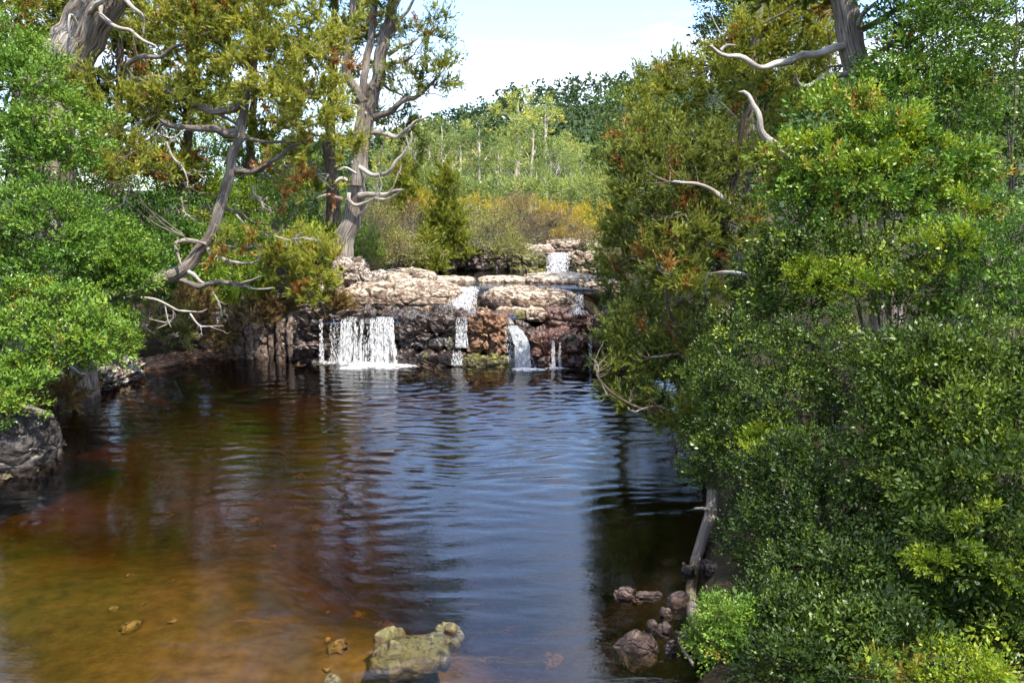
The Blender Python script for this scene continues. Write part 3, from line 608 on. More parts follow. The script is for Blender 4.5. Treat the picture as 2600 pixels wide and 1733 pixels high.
# second tier
ledge('rock_ledge', 'long cream lichen-covered ledge left of the middle cascade', 'rock ledge', 838, 1172, 21.35, 2.6, .95, 1.80, 'rock', n=64, e=3.2, rough=.055, cell=.5, strata=.05, mound=.10)
ledge('rock_slab', 'flat lichen-spotted slab at the lip left of the broad waterfall', 'rock slab', 735, 885, 20.95, 1.1, .9, 1.33, 'rock', n=34, e=4, rough=.13, cell=.3, strata=.05)
ledge('rock_ledge', 'broken grey lichen ledge beneath the bushy young pine', 'rock ledge', 690, 860, 21.55, 1.6, .9, 1.72, 'rock_pale', n=38, e=3.2, rough=.12, cell=.33, strata=.05)
ledge('boulder', 'large lichen-mottled pinkish boulder right of the middle cascade', 'boulder', 1222, 1474, 21.45, 2.2, .92, 1.70, 'rock', n=60, e=2.7, rough=.07, cell=.48, tilt=(0, .03))
ledge('rock_slab', 'low tan slab in front of the large mottled boulder', 'rock slab', 1255, 1350, 21.15, .8, .95, 1.28, 'rock', n=24, e=3.2, rough=.11)
ledge('boulder', 'pale whitish boulder at the foot of the twin-trunked pine', 'boulder', 822, 925, 22.6, 1.5, 1.3, 2.42, 'rock_pale', n=40, e=2.6, rough=.10, cell=.45)
ledge('rock_ledge', 'pale rounded rock shoulder right of the twin-trunked pine foot', 'rock ledge', 880, 985, 22.3, 1.7, 1.2, 2.02, 'rock_pale', n=38, e=2.8, rough=.10, cell=.4)
ledge('rock_slab', 'brown striped slab behind the long cream ledge', 'rock slab', 930, 1100, 24.2, 2.2, 1.3, 1.98, 'rock', n=40, e=3.2, rough=.06, cell=.5, strata=.05)
ledge('rock_slab', 'long low pinkish slab between the two upper pools', 'rock slab', 1030, 1206, 25.2, 1.2, 1.42, 1.74, 'rock', n=36, e=3., rough=.07, cell=.5)
ledge('rock_slab', 'low pinkish slab in the upper pool right of the outflow', 'rock slab', 1212, 1352, 25.0, 1.3, 1.42, 1.76, 'rock', n=34, e=3., rough=.07, cell=.5)
ledge('rock_slab', 'flat lichen slab below the upper waterfall', 'rock slab', 1330, 1500, 24.6, 2.6, 1.42, 1.80, 'rock', n=38, e=3.4, rough=.07, cell=.5)
ledge('rock_slab', 'pinkish slab half hidden behind the right-hand bushes', 'rock slab', 1470, 1600, 23.4, 3.0, 1.2, 1.78, 'rock', n=30, e=3.6, rough=.11, cell=.4)
# upper waterfall
ledge('rock_ledge', 'brown wet mossy ledge left of the upper waterfall', 'rock ledge', 1288, 1398, 29.3, 1.8, 1.3, 2.20, 'rock_moss', n=36, e=3.2, rough=.10, cell=.4)
ledge('rock_ledge', 'dark wet rock behind the upper waterfall', 'rock ledge', 1380, 1452, 29.6, 1.6, 1.3, 2.14, 'rock_wet', n=26, e=3.6, rough=.09)
ledge('boulder', 'tan boulder right of the upper waterfall', 'boulder', 1440, 1540, 29.0, 2., 1.3, 2.25, 'rock', n=34, e=3, rough=.11, cell=.45)
ledge('rock_slab', 'flat tan slab above the upper waterfall', 'rock slab', 1310, 1408, 30.8, 2.4, 1.9, 2.42, 'rock', n=32, e=3.8, rough=.10, cell=.4, strata=.04)
ledge('rock_slab', 'pale slab in the streambed behind the upper waterfall', 'rock slab', 1385, 1500, 33.5, 2.4, 1.9, 2.52, 'rock', n=28, e=3.8, rough=.10, cell=.4)
ledge('rock_slab', 'tan slab at the far right end of the upper streambed', 'rock slab', 1490, 1590, 31.5, 2.4, 1.9, 2.55, 'rock', n=26, e=3.8, rough=.10, cell=.4)
ledge('earth_bank', 'dark undercut earth bank below the streamside heath bushes', 'earth bank', 1130, 1300, 29.9, 2.6, 1.4, 2.55, 'rock_wet', n=30, e=3.2, rough=.11, cell=.5)
ledge('earth_bank', 'shaded earth bank under the small conical pine', 'earth bank', 960, 1150, 28.2, 3.2, 1.4, 2.35, 'rock_wet', n=28, e=3.2, rough=.12, cell=.5)
# shoreline left
for j, (a, b, Yf, dep, z1, lab) in enumerate(((420, 620, 20.6, 1.2, .16, 'low tan rock shelf along the waterline below the columns'),
        (600, 765, 20.9, .8, .14, 'pale gravelly rock shelf at the foot of the rock columns'), (280, 430, 19.3, 1.6, .17, 'rusty-brown rock shelf at the back left corner of the pool'))):
    ledge('rock_shelf', lab, 'rock shelf', a, b, Yf, dep, -.25, z1, 'rock_orange' if j != 1 else 'rock', n=28, e=3., rough=.13, cell=.35)
ledge('rock_wall', 'low shaded rock wall behind the leaning pine above the waterline', 'rock wall', 330, 600, 21.3, 1.5, -.2, 1.05, 'rock_wall', n=44, e=5, rough=.09, cell=.42, crack=1.)
ledge('rock_ledge', 'broken bank rock under the left-hand glossy bush', 'rock ledge', 120, 285, 16.9, 1.8, -.4, .52, 'rock_pale', n=38, e=3., rough=.12, cell=.36, strata=.05)
ledge('boulder', 'dark grey lichen-specked boulder at the left edge of the pool', 'boulder', -320, 78, 11.5, 1.4, -.6, .85, 'rock_dark', n=48, e=3., rough=.055, cell=.7, crack=.3)
# pool rocks
def prock(label, px, py, wpx, h, mat, seed, z=-.05, dy=.6, **k):
    c = gnd(px, py); w = wpx/ppm(c[1], 0); return rock('stone' if wpx < 90 else 'boulder', label, 'stone' if wpx < 90 else 'boulder', (c[0], c[1], z), (w, w*dy, h), M and mat, seed, **k)
a0 = prock('flat yellow-green algae-covered rock just breaking the water', 1040, 1628, 195, .20, 'rock_pool', 3.1, z=-.112, dy=.9, n=44, e=3.2, rough=.18, cell=.3, crack=.3)
prock('small knobbly tan rock at the end of the algae rock', 1135, 1592, 70, .20, 'rock_pool', 4.6, z=-.07, dy=.8, n=20, e=2.6, rough=.2, cell=.2)
prock('tiny mossy stone at the bottom edge of the pool', 838, 1728, 55, .14, 'rock_pool', 5.2, z=-.02, dy=.8, n=16, e=2.6, rough=.2, cell=.2)
prock('reddish-brown peaked boulder in the shallows near the small green bush', 1618, 1640, 150, .40, 'stone', 6.7, z=-.02, dy=.7, n=30, e=2.2, rough=.09, cell=.35, taper=.55, crack=.2)
prock('long flat reddish rock just above the dark water', 1622, 1512, 118, .15, 'stone', 8.2, z=-.0, dy=.35, n=24, e=2.6, rough=.16, cell=.25, yaw=-.2)
prock('smooth brown oblong stone leaning on the curved dead trunk', 1722, 1535, 62, .18, 'stone', 9.9, z=.05, dy=.55, n=20, e=3., rough=.08, yaw=.5)
srng = np.random.RandomState(17)
for i, (px, py, w, lab) in enumerate(((1690, 1600, 40, 'small dark stone between the peaked boulder and the oblong stone'), (1735, 1618, 44, 'small rusty stone just below the oblong stone'), (1765, 1580, 38, 'small stone touching the foot of the curved dead trunk'), (1700, 1650, 34, 'small stone right beside the peaked boulder'),
        (1760, 1640, 50, 'flat grey-brown stone left of the small bright bush'), (1805, 1450, 46, 'brown stone behind the curved dead trunk at mid height'), (1840, 1480, 60, 'larger reddish stone at the edge of the deep green bush'), (1745, 1450, 36, 'small wet stone left of the curved dead trunk'),
        (1690, 1560, 30, 'tiny stone left of the oblong stone'), (1790, 1660, 60, 'dark pointed stone under the small bright bush'), (1655, 1590, 26, 'tiny stone behind the tip of the peaked boulder'), (1830, 1400, 44, 'pale stone at the bank above the curved dead trunk base'))):
    prock(lab, px, py, w, .10+.12*srng.rand(), 'stone', 20+i*1.9, z=.0, dy=srng.uniform(.6, .9), n=15, e=3.4, rough=.16, crack=.2, cell=.12, yaw=srng.uniform(0, 3), group='small stones in the right-hand shallows')

# ------------------------------------------------------------------ falling water
def spindles(A, B, r):
    A = np.asarray(A); B = np.asarray(B); d = B-A; n = len(A); h = np.tile((.3, .9, .2), (n, 1)); u = np.cross(d, h); u /= np.linalg.norm(u, axis=1)[:, None]+1e-9
    w = np.cross(d, u); w /= np.linalg.norm(w, axis=1)[:, None]+1e-9; m = A+d*.55
    V = np.stack([A, m+u*r[:, None], m+w*r[:, None], m-u*r[:, None], m-w*r[:, None], B], 1).reshape(-1, 3)
    f = np.array(((0, 2, 1), (0, 3, 2), (0, 4, 3), (0, 1, 4), (5, 1, 2), (5, 2, 3), (5, 3, 4), (5, 4, 1)))
    return V, (f[None]+(np.arange(n)*6)[:, None, None]).reshape(-1, 3)
def fall_streaks(lip, drop, n, rng, v=.55, rmax=.014, dens=None, L=(.03, .16), spread=.03, slope=0.):
    """streaks and drops of falling water below a lip polyline"""
    lip = np.asarray(lip, float); m = len(lip)-1; u = rng.rand(n*3)
    if dens is not None: u = u[rng.rand(len(u)) < dens(u)]
    u = u[:n]; n = len(u); i = np.minimum((u*m).astype(int), m-1); f = (u*m-i)[:, None]; P = lip[i]*(1-f)+lip[i+1]*f
    s = rng.rand(n)**.85*drop*1.02; g = 9.8; t = np.sqrt(2*s/g); vv = v*(1+.25*pnoise(np.stack([u*9, 0*u, 0*u], 1)))+rng.normal(0, .05, n)
    wob = pnoise(np.stack([u*14, s*2.2, 0*u], 1))*spread*(s/drop)*2.5
    A = P+np.stack([wob+rng.normal(0, spread*.45, n)*s/drop+slope*s+(u-.5)*.10*np.linalg.norm(lip[-1]-lip[0])*(s/drop)**1.2, -vv*t, -s], 1)
    l = rng.uniform(L[0], L[1], n)*(.4+s/drop); B = A+np.stack([rng.normal(0, .012, n), -vv*.05+0*l, -l], 1); B[:, 2] = np.maximum(B[:, 2], P[:, 2]-drop-.02)
    r = rmax*rng.uniform(.2, 1., n)**1.3
    return spindles(A, B, r)
def drops(rng, c, ext, n, r=.012):
    A = np.asarray(c)+rng.normal(0, 1, (n, 3))*np.asarray(ext); A[:, 2] = np.abs(A[:, 2]-c[2])+c[2]; d = rng.normal(0, .6, (n, 3))*r*2+np.array((0, 0, r*1.6)); return spindles(A, A+d, r*rng.uniform(.3, 1, n))
def sheet(lip, drop, rng, v=.5, nx=50, nz=24, slope=0., t0=0., z0=0., bulge=.03, edge=.22):
    lip = np.asarray(lip, float); u = np.linspace(0, 1, nx); m = len(lip)-1; i = np.minimum((u*m).astype(int), m-1); f = (u*m-i)[:, None]; P = lip[i]*(1-f)+lip[i+1]*f
    s = np.linspace(0, 1, nz)*drop; U, S = np.meshgrid(u, s, indexing='ij'); t = np.sqrt(2*S/9.8)
    V = P[:, None]+np.stack([slope*S, -v*t, -S], -1); q = V.reshape(-1, 3)
    V = q+np.stack([0*q[:, 0], -.5*bulge+bulge*fbm(q*np.array((9, 1, 2.)), 3), 0*q[:, 0]], 1)
    T = t0+z0*(S/drop).ravel()-edge*np.maximum(0, np.abs(U.ravel()*2-1)-.72)/.28
    k = (np.arange(nx-1)[:, None]*nz+np.arange(nz-1)[None]).ravel(); F = np.stack([k, k+1, k+nz+1, k+nz], 1)
    return V, F, T
frng = np.random.RandomState(31)
def P3(px, py, Y): return at(px, py, Y)
wf = thing('waterfall', 'broad white waterfall dropping in strands over the dark left ledge', 'waterfall', (-3.8, 19.9, 0))
lip1 = [P3(868, 806, 20.12), P3(905, 804, 20.08), P3(950, 805, 20.05), P3(1000, 806, 20.02)]
dens = lambda u: np.clip(.22+1.0*pnoise(np.stack([u*5.2+3, 0*u, 0*u], 1))+.7*pnoise(np.stack([u*17, 0*u, 0*u+4], 1))+.55*(u > .74)+.3*(u < .27), .04, 1)
V, F = fall_streaks(lip1, 1.22, 3600, frng, .45, .0080, dens, (.06, .34), .05)
V2, F2 = fall_streaks([P3(812, 808, 20.1), P3(820, 808, 20.1)], 1.1, 260, frng, .3, .008, None, (.03, .16), .02)
V3, F3 = fall_streaks([P3(838, 808, 20.1), P3(868, 806, 20.1)], 1.1, 380, frng, .3, .007, None, (.03, .12), .03)
V4, F4 = fall_streaks([P3(905, 850, 19.95), P3(960, 850, 19.95)], .9, 500, frng, .3, .008, None, (.02, .06), .04)
V, F = join([(V, F), (V2, F2), (V3, F3), (V4, F4)]); mesh('falling_water', V, F, M['white'], wf)['kind'] = 'stuff'
V, F, T = join([sheet([P3(868, 804, 20.13), P3(925, 803, 20.09)], 1.22, frng, .42, t0=-.05, z0=-.01), sheet([P3(950, 803, 20.07), P3(1004, 805, 20.03)], 1.22, frng, .42, t0=.02, z0=-.03)])
mesh('water_sheet', V, F, M['sheet'], wf, tint=T)
def foam_patch(name, parent, pts, seed, h=.05, n=70, thr=.1):
    """ragged raft of foam on the pool; pts: (px, py, half width m, half depth m)"""
    Vs, Fs, Ts = [], [], []
    C = [(gnd(a, b), rx, ry) for a, b, rx, ry in pts]; lo = np.min([c[:2]-np.array((rx, ry)) for c, rx, ry in C], 0)-.1; hi = np.max([c[:2]+np.array((rx, ry)) for c, rx, ry in C], 0)+.1
    xs = np.linspace(lo[0], hi[0], n); ys = np.linspace(lo[1], hi[1], max(20, int(n*.6))); Xg, Yg = np.meshgrid(xs, ys, indexing='ij'); x = Xg.ravel(); y = Yg.ravel()
    m = np.max([1-np.hypot((x-c[0])/rx, (y-c[1])/ry) for c, rx, ry in C], 0); q = np.stack([x, y, 0*x+seed], 1)
    z = .012+h*np.clip(m*1.5, 0, 1)*(.5+.9*np.abs(fbm(q*6, 4)))+.02*np.abs(pnoise(q*22))*np.clip(m*2, 0, 1)
    T = np.clip(m*.55-.16, -.5, .3); ny = len(ys); k = (np.arange(n-1)[:, None]*ny+np.arange(ny-1)[None]).ravel(); F = np.stack([k, k+ny, k+ny+1, k+1], 1)
    keep = (T[F] > -.33).any(1)
    return mesh(name, np.stack([x, y, z], 1), F[keep], M['foam'], parent, tint=T)
foam_patch('foam', wf, [(880, 918, .95, .55), (950, 924, 1.0, .60), (985, 932, .45, .45), (825, 912, .6, .25), (1020, 930, .5, .25), (900, 936, .5, .3)], 1., .06)
V, F = drops(frng, gnd(935, 918), (.5, .2, .18), 700, .008); mesh('spray', V, F, M['white'], wf)['kind'] = 'stuff'

w2 = thing('waterfall', 'narrow slanting white waterfall right of the orange block', 'waterfall', (.2, 19.6, 0))
lipA = [P3(1282, 812, 20.75), P3(1298, 808, 20.75)]
parts = []
path = np.array([P3(1288, 808, 20.5), P3(1300, 826, 20.22), P3(1317, 850, 20.0), P3(1327, 880, 19.86), P3(1331, 936, 19.7)]); widths = [.07, .13, .2, .2, .21]
C, t = spline(path, .02); wv = np.interp(t, np.linspace(0, 1, 5), widths)
N_ = 3300; i = frng.randint(0, len(C)-2, N_); u = frng.uniform(-1, 1, N_)*(.75+.35*frng.rand(N_)); side = np.where(u < 0, 1., .85)
A = C[i]+np.stack([u*wv[i]*side, -frng.rand(N_)*.05-.02*np.cos(u*1.5), frng.normal(0, .012, N_)], 1); d = C[np.minimum(i+2, len(C)-1)]-C[i]; d /= np.linalg.norm(d, axis=1)[:, None]+1e-9
B = A+d*frng.uniform(.04, .20, N_)[:, None]+frng.normal(0, .008, (N_, 3)); parts.append(spindles(A, B, .008*frng.uniform(.2, 1, N_)))
parts.append(fall_streaks([P3(1284, 818, 20.1), P3(1312, 850, 20.0)], .9, 500, frng, .2, .007, None, (.02, .08), .05))
V, F = join(parts); mesh('falling_water', V, F, M['white'], w2)['kind'] = 'stuff'
off = np.stack([wv, 0*wv, 0*wv], 1); us = np.linspace(-1, 1, 14); V = (C[:, None]+off[:, None]*us[None, :, None]*.9+np.stack([0*us, .02+.05*us**2, 0*us], 1)[None]).reshape(-1, 3)
k = (np.arange(len(C)-1)[:, None]*14+np.arange(13)[None]).ravel(); F = np.stack([k, k+1, k+15, k+14], 1); T = np.tile(.06-.2*us**2, len(C)); mesh('water_sheet', V, F, M['sheet'], w2, tint=T)
foam_patch('foam', w2, [(1331, 939, .36, .28), (1355, 940, .35, .16)], 2., n=40)
V, F = drops(frng, gnd(1332, 932), (.15, .1, .12), 160, .01); mesh('spray', V, F, M['white'], w2)['kind'] = 'stuff'

def trickle(label, lip, drop, n, foam=None, rmax=.008, v=.2):
    t_ = thing('waterfall', label, 'waterfall', (*np.mean(lip, 0)[:2], 0)); V, F = fall_streaks(lip, drop, n, frng, v, rmax, None, (.03, .14), .03)
    mesh('falling_water', V, F, M['white'], t_)['kind'] = 'stuff'
    if foam: foam_patch('foam', t_, foam, n*.01, .03, 30)
trickle('thin trickle down the dark mossy face in two steps', [P3(1158, 803, 19.95), P3(1186, 803, 19.93)], .78, 620, None, .008)
trickle('short lower drip falling from the low dark shelf', [P3(1150, 888, 19.66), P3(1172, 888, 19.66)], .36, 200, [(1160, 927, .28, .14)], .008)
trickle('left of two thin threads of water over the red-brown block', [P3(1402, 862, 19.62), P3(1408, 862, 19.62)], .74, 420, [(1410, 936, .35, .12)], .008)
trickle('right of two thin threads of water over the red-brown block', [P3(1420, 866, 19.62), P3(1424, 866, 19.62)], .70, 200, None, .006)
trickle('faint thread of water on the shaded ledge under the bushes', [P3(1497, 845, 19.75), P3(1502, 845, 19.75)], .80, 90, None, .006)

def cascade(label, top, bot, n, seed, lump=.10, t0=.08):
    """white water sliding down a sloping chute between two edges"""
    t_ = thing('cascade', label, 'waterfall', np.mean([bot[0], bot[1]], 0)); nu, nv = 46, 60
    u = np.linspace(0, 1, nu)[:, None, None]; vv = np.linspace(0, 1, nv)[None, :, None]
    A = top[0]*(1-u)+top[1]*u; B = bot[0]*(1-u)+bot[1]*u; e = vv**1.25; P = A*(1-vv)+B*vv; P[..., 2] = (A*(1-e)+B*e)[..., 2]; q = P.reshape(-1, 3)
    dz = lump*(.6*fbm(q*np.array((7, 5, 3.))+seed, 4)+.6*np.abs(fbm(q*13+seed, 3))); V = q+np.stack([0*dz, -.5*dz, dz+.03], 1)
    uu = np.broadcast_to(np.abs(u*2-1), P.shape[:2]+(1,)).ravel(); T = t0-.30*np.maximum(0, uu-.6)/.4
    k = (np.arange(nu-1)[:, None]*nv+np.arange(nv-1)[None]).ravel(); mesh('white_water', V, np.stack([k, k+1, k+nv+1, k+nv], 1), M['cascade'], t_, tint=T)
    r = np.random.RandomState(int(seed*10)); i = r.randint(0, len(V), n); A = V[i]+r.normal(0, .015, (n, 3))+np.array((0, -.015, .015)); g = (np.mean(bot, 0)-np.mean(top, 0)); g /= np.linalg.norm(g)
    Vs, Fs = spindles(A, A+g*r.uniform(.02, .10, n)[:, None]+r.normal(0, .01, (n, 3)), .011*r.uniform(.2, 1, n)); mesh('falling_water', Vs, Fs, M['white'], t_)['kind'] = 'stuff'
    return t_
cascade('white middle cascade spreading between the cream ledge and the mottled boulder', (P3(1170, 733, 22.9), P3(1216, 733, 22.9)), (P3(1122, 798, 20.9), P3(1207, 798, 20.9)), 1500, 3.)
cascade('white upper waterfall at the head of the upper pool', (P3(1392, 645, 29.9), P3(1448, 645, 29.9)), (P3(1386, 698, 28.9), P3(1442, 698, 28.9)), 1200, 5.)
cascade('small white spout beside the dark boulder under the right-hand bushes', (P3(1466, 752, 21.6), P3(1478, 752, 21.6)), (P3(1450, 802, 20.5), P3(1486, 802, 20.5)), 260, 7., t0=-.02)

# ------------------------------------------------------------------ trees and bushes
def stem_base(px, py, Y):
    p = at(px, py, Y); return np.array((p[0], p[1], gz(p[0], p[1])))
def add_tubes(parent, name, specs, mat, rng):
    for P, r0, r1, kw in specs:
        V, F, U = tube(P, r0, r1, seed=rng.uniform(0, 90), **kw); mesh(name, V, F, mat, parent, uv=U)
def tree(name, label, cat, base, stems, branches, crowns, rng, bark='bark', deads=(), twigs=(40, .02), group=None):
    """stems: (points, r0, r1); branches: (points, r, material); crowns: dict for foliage()"""
    t = thing(name, label, cat, base, group); S = []
    for i, (P, r0, r1) in enumerate(stems):
        V, F, U = tube(P, r0, r1, 20 if r0 > .12 else 10, max(.08, r0*.45), wob=r0*.3, flute=.10 if r0 > .4 else .17 if r0 > .12 else .12, seed=rng.uniform(0, 90), flare=.5 if i == 0 and r0 > .4 else .12 if i == 0 and r0 > .1 else 0, tip=False)
        mesh('trunk', V, F, M[bark], t, uv=U); S.append(spline(P, .3)[0])
    for P, r, m in branches:
        V, F, U = tube(P, r, r*.32, 10, max(.04, r*1.1), wob=r*1.5, flute=.28, seed=rng.uniform(0, 90)); mesh('branch', V, F, M[m], t, uv=U); S.append(spline(P, .3)[0][2:])
    for P, r, forks, depth in deads:
        tubes('dead_branch', deadwood(P, r, rng, forks, depth), M['dead'], t)
    S = np.concatenate(S); tw = []
    for c in crowns:
        c = dict(c); o, P = foliage('foliage', rng=rng, parent=t, **c)
        if twigs[0]: tw += limbs_to(S, P, rng, twigs[0], twigs[1])
    if tw: tubes('twigs', tw, M['twig'], t)['kind'] = 'stuff'
    return t
def bush(name, label, cat, base, lobes, rng, n, per, r, protos, mat, group=None, stems=5, sr=.035, tips=None, tw=40, deads=(), **k):
    t = thing(name, label, cat, base, group); base = np.asarray(base, float)
    o, P = foliage('foliage', lobes, n, per, r, protos, M[mat], t, rng, **k)
    C = np.array([l[0] for l in lobes]); S = []
    for i in range(stems):
        e = C[i % len(C)]+rng.normal(0, .15, 3); b = base+np.array((*rng.normal(0, .28, 2), -.1)); m_ = b*.5+e*.5+rng.normal(0, .12, 3)
        V, F, U = tube([b, m_, e], sr*rng.uniform(.7, 1.2), sr*.4, 5, .18, wob=.03, seed=rng.uniform(0, 90)); mesh('stem', V, F, M['twig'], t, uv=U); S.append(spline([b, m_, e], .25)[0])
    if tw: tubes('twigs', limbs_to(np.concatenate(S), P, rng, tw, sr*.5, .05), M['twig'], t)['kind'] = 'stuff'
    for tl, tn, tp, tr, tm, tsc in (tips or ()):
        foliage('young_foliage', tl, tn, tp, tr, P_LEAF_BIG if tm != 'pine' else P_PINE, M[tm], t, rng, fill=0, scale=tsc, low=-.2, tint=(.55, .2))
    for P_, r_, f_, d_ in deads: tubes('dead_branch', deadwood(P_, r_, rng, f_, d_), M['dead'], t)
    return t
def R(s): return np.random.RandomState(s)

# ---- big grey trunk at the upper left
Yb = 16.5; b = stem_base(95, 420, Yb)
tree('pencil_pine', 'massive grey-barked leaning pine trunk with bleached dead limbs behind the glossy bushes', 'tree', b,
     [([b-np.array((0, 0, .3)), at(110, 330, Yb), at(150, 190, Yb), at(205, 85, Yb), at(262, -20, Yb), at(330, -160, Yb), at(380, -330, Yb)], .52, .34)],
     [([at(262, -5, Yb-.4), at(258, 30, Yb-.6), at(285, 58, Yb-.7), at(330, 80, Yb-.7), at(360, 108, Yb-.7), at(395, 122, Yb-.7)], .055, 'dead'),
      ([at(200, 70, Yb-.4), at(180, 40, Yb-.6), at(176, 70, Yb-.65), at(184, 108, Yb-.6)], .035, 'dead'),
      ([at(300, -20, Yb-.4), at(335, 20, Yb-.6), at(362, 45, Yb-.6), at(366, 85, Yb-.6)], .045, 'dead'),
      ([at(230, 30, Yb-.45), at(250, 8, Yb-.8), at(275, -10, Yb-.9), at(320, -30, Yb-.9)], .06, 'dead'),
      ([at(160, 180, Yb-.4), at(120, 120, Yb-.5), at(60, 90, Yb-.5), at(10, 60, Yb-.5)], .07, 'bark')],
     [dict(lobes=[L_(60, 40, 16.5, 130, 70), L_(340, 60, 17.6, 110, 90), L_(130, -110, 16.5, 240, 120), L_(420, -150, 17, 200, 120)], n=120, per=15, r=.30, protos=P_PINE, mat=M['pine'], tint=(.55, .2), dead=.05)],
     R(1), twigs=(45, .022))
# ---- leaning pine with the bright crown
Yc = 17.0; bC = stem_base(215, 770, Yc+.5)
CT_ = [bC, at(250, 765, Yc+.4), at(344, 748, Yc+.2), at(402, 712, Yc), at(464, 686, Yc), at(504, 641, Yc), at(536, 592, Yc), at(558, 525, Yc), at(580, 458, Yc), at(591, 400, Yc), at(606, 345, Yc), at(622, 280, Yc), at(632, 215, Yc), at(650, 110, Yc), at(668, -30, Yc), at(690, -170, Yc+.2)]
cb = lambda pts, r, m='bark', a=0., e=0.: (pxpath(pts, Yc+a, Yc+e), r, m)
tree('pencil_pine', 'leaning pine with bent grey trunk and bright yellow-green crown over the pool', 'tree', bC, [(CT_, .165, .05)],
     [cb(((612, 262), (575, 282), (500, 270), (420, 235), (345, 205), (318, 176), (330, 160), (380, 145), (440, 125), (475, 105)), .085, 'bark', 0, -.8),
      cb(((602, 340), (540, 335), (480, 325), (430, 310), (400, 290)), .105, 'bark', 0, -.7),
      cb(((345, 200), (400, 198), (440, 205)), .05, 'bark', -.55, -.7),
      cb(((585, 432), (640, 430), (680, 415), (740, 375), (800, 345)), .07, 'bark', 0, -.5),
      cb(((606, 345), (660, 355), (710, 360), (770, 348)), .05, 'bark', 0, .5),
      cb(((612, 320), (570, 300), (545, 290), (540, 310)), .04, 'bark', .1, .4),
      cb(((504, 614), (470, 615), (447, 623), (448, 645), (455, 668)), .055, 'dead', 0, -.35),
      cb(((522, 619), (504, 612), (480, 608), (469, 601)), .03, 'dead', -.1, -.4),
      cb(((527, 630), (553, 654), (612, 672), (647, 663), (665, 645)), .045, 'dead', 0, -.5),
      cb(((522, 619), (553, 614), (598, 628), (670, 623)), .035, 'dead', 0, .4),
      cb(((455, 703), (473, 721), (536, 723), (594, 719), (625, 710), (672, 702)), .075, 'bark', 0, -.6),
      cb(((478, 690), (504, 712), (545, 722)), .05, 'dead', -.1, -.3),
      cb(((594, 722), (620, 730), (647, 732), (696, 727)), .035, 'dead', -.35, -.6),
      cb(((558, 525), (600, 540), (640, 560), (690, 575)), .045, 'bark', .1, .6),
      cb(((640, 160), (580, 130), (530, 90), (500, 40)), .05, 'bark', 0, -.3),
      cb(((648, 110), (720, 90), (790, 110), (840, 150)), .05, 'bark', 0, -.4)],
     [dict(lobes=[L_(640, 40, 17, 160, 95), L_(760, 70, 16.9, 130, 110), L_(790, 230, 16.8, 105, 115), L_(690, 190, 16.6, 110, 100), L_(560, 110, 16.7, 100, 85), L_(830, 360, 16.9, 75, 75), L_(650, -140, 17, 220, 120)],
           n=310, per=24, r=.20, protos=P_PINE, mat=M['pine'], tint=(.72, .13), dead=.07, scale=.95),
      dict(lobes=[L_(240, 205, 16.2, 85, 60), L_(310, 290, 16.3, 80, 60), L_(410, 245, 16.6, 75, 50), L_(340, 395, 16.4, 90, 70), L_(430, 60, 16.8, 100, 80), L_(265, 430, 16.5, 60, 45)],
           n=120, per=18, r=.18, protos=P_PINE, mat=M['pine'], tint=(.62, .18), dead=.08, scale=.9, fill=.1),
      dict(lobes=[L_(800, 470, 17, 75, 50), L_(610, 615, 16.6, 60, 35), L_(545, 640, 16.6, 40, 25), L_(740, 540, 17.2, 50, 35)], n=26, per=13, r=.17, protos=P_PINE, mat=M['pine'], tint=(.6, .25), dead=.3, fill=0)],
     R(2), twigs=(48, .018),
     deads=((pxpath(((423, 360), (440, 400), (465, 430), (480, 465)), Yc-.6), .028, 4, 2), (pxpath(((260, 415), (285, 445), (300, 470), (330, 445)), Yc-.5), .02, 6, 2),
            (pxpath(((353, 755), (393, 759), (428, 775), (455, 788), (491, 790)), Yc-.5), .032, 3, 1), (pxpath(((482, 795), (504, 824), (522, 829), (570, 826)), Yc-.4), .024, 3, 2),
            (pxpath(((321, 770), (353, 797), (384, 811), (429, 820)), Yc-.8), .024, 3, 1), (pxpath(((281, 739), (290, 775), (296, 800), (297, 845)), Yc-1), .026, 3, 1),
            (pxpath(((640, 470), (650, 500), (690, 530)), Yc-.2), .024, 8, 2), (pxpath(((700, 600), (735, 610), (775, 600)), Yc-.1), .02, 7, 2), (pxpath(((600, 545), (640, 585), (690, 590)), Yc+.2), .02, 6, 2), (pxpath(((470, 330), (440, 350), (400, 340)), Yc-.6), .02, 6, 2), (pxpath(((330, 480), (310, 520), (270, 540)), Yc-.4), .02, 6, 2), (pxpath(((540, 740), (560, 780), (555, 820)), Yc+.4), .02, 6, 2), (pxpath(((720, 420), (780, 430), (830, 455)), Yc), .022, 6, 2), (pxpath(((460, 500), (470, 540), (500, 560)), Yc-.2), .014, 3, 1)))
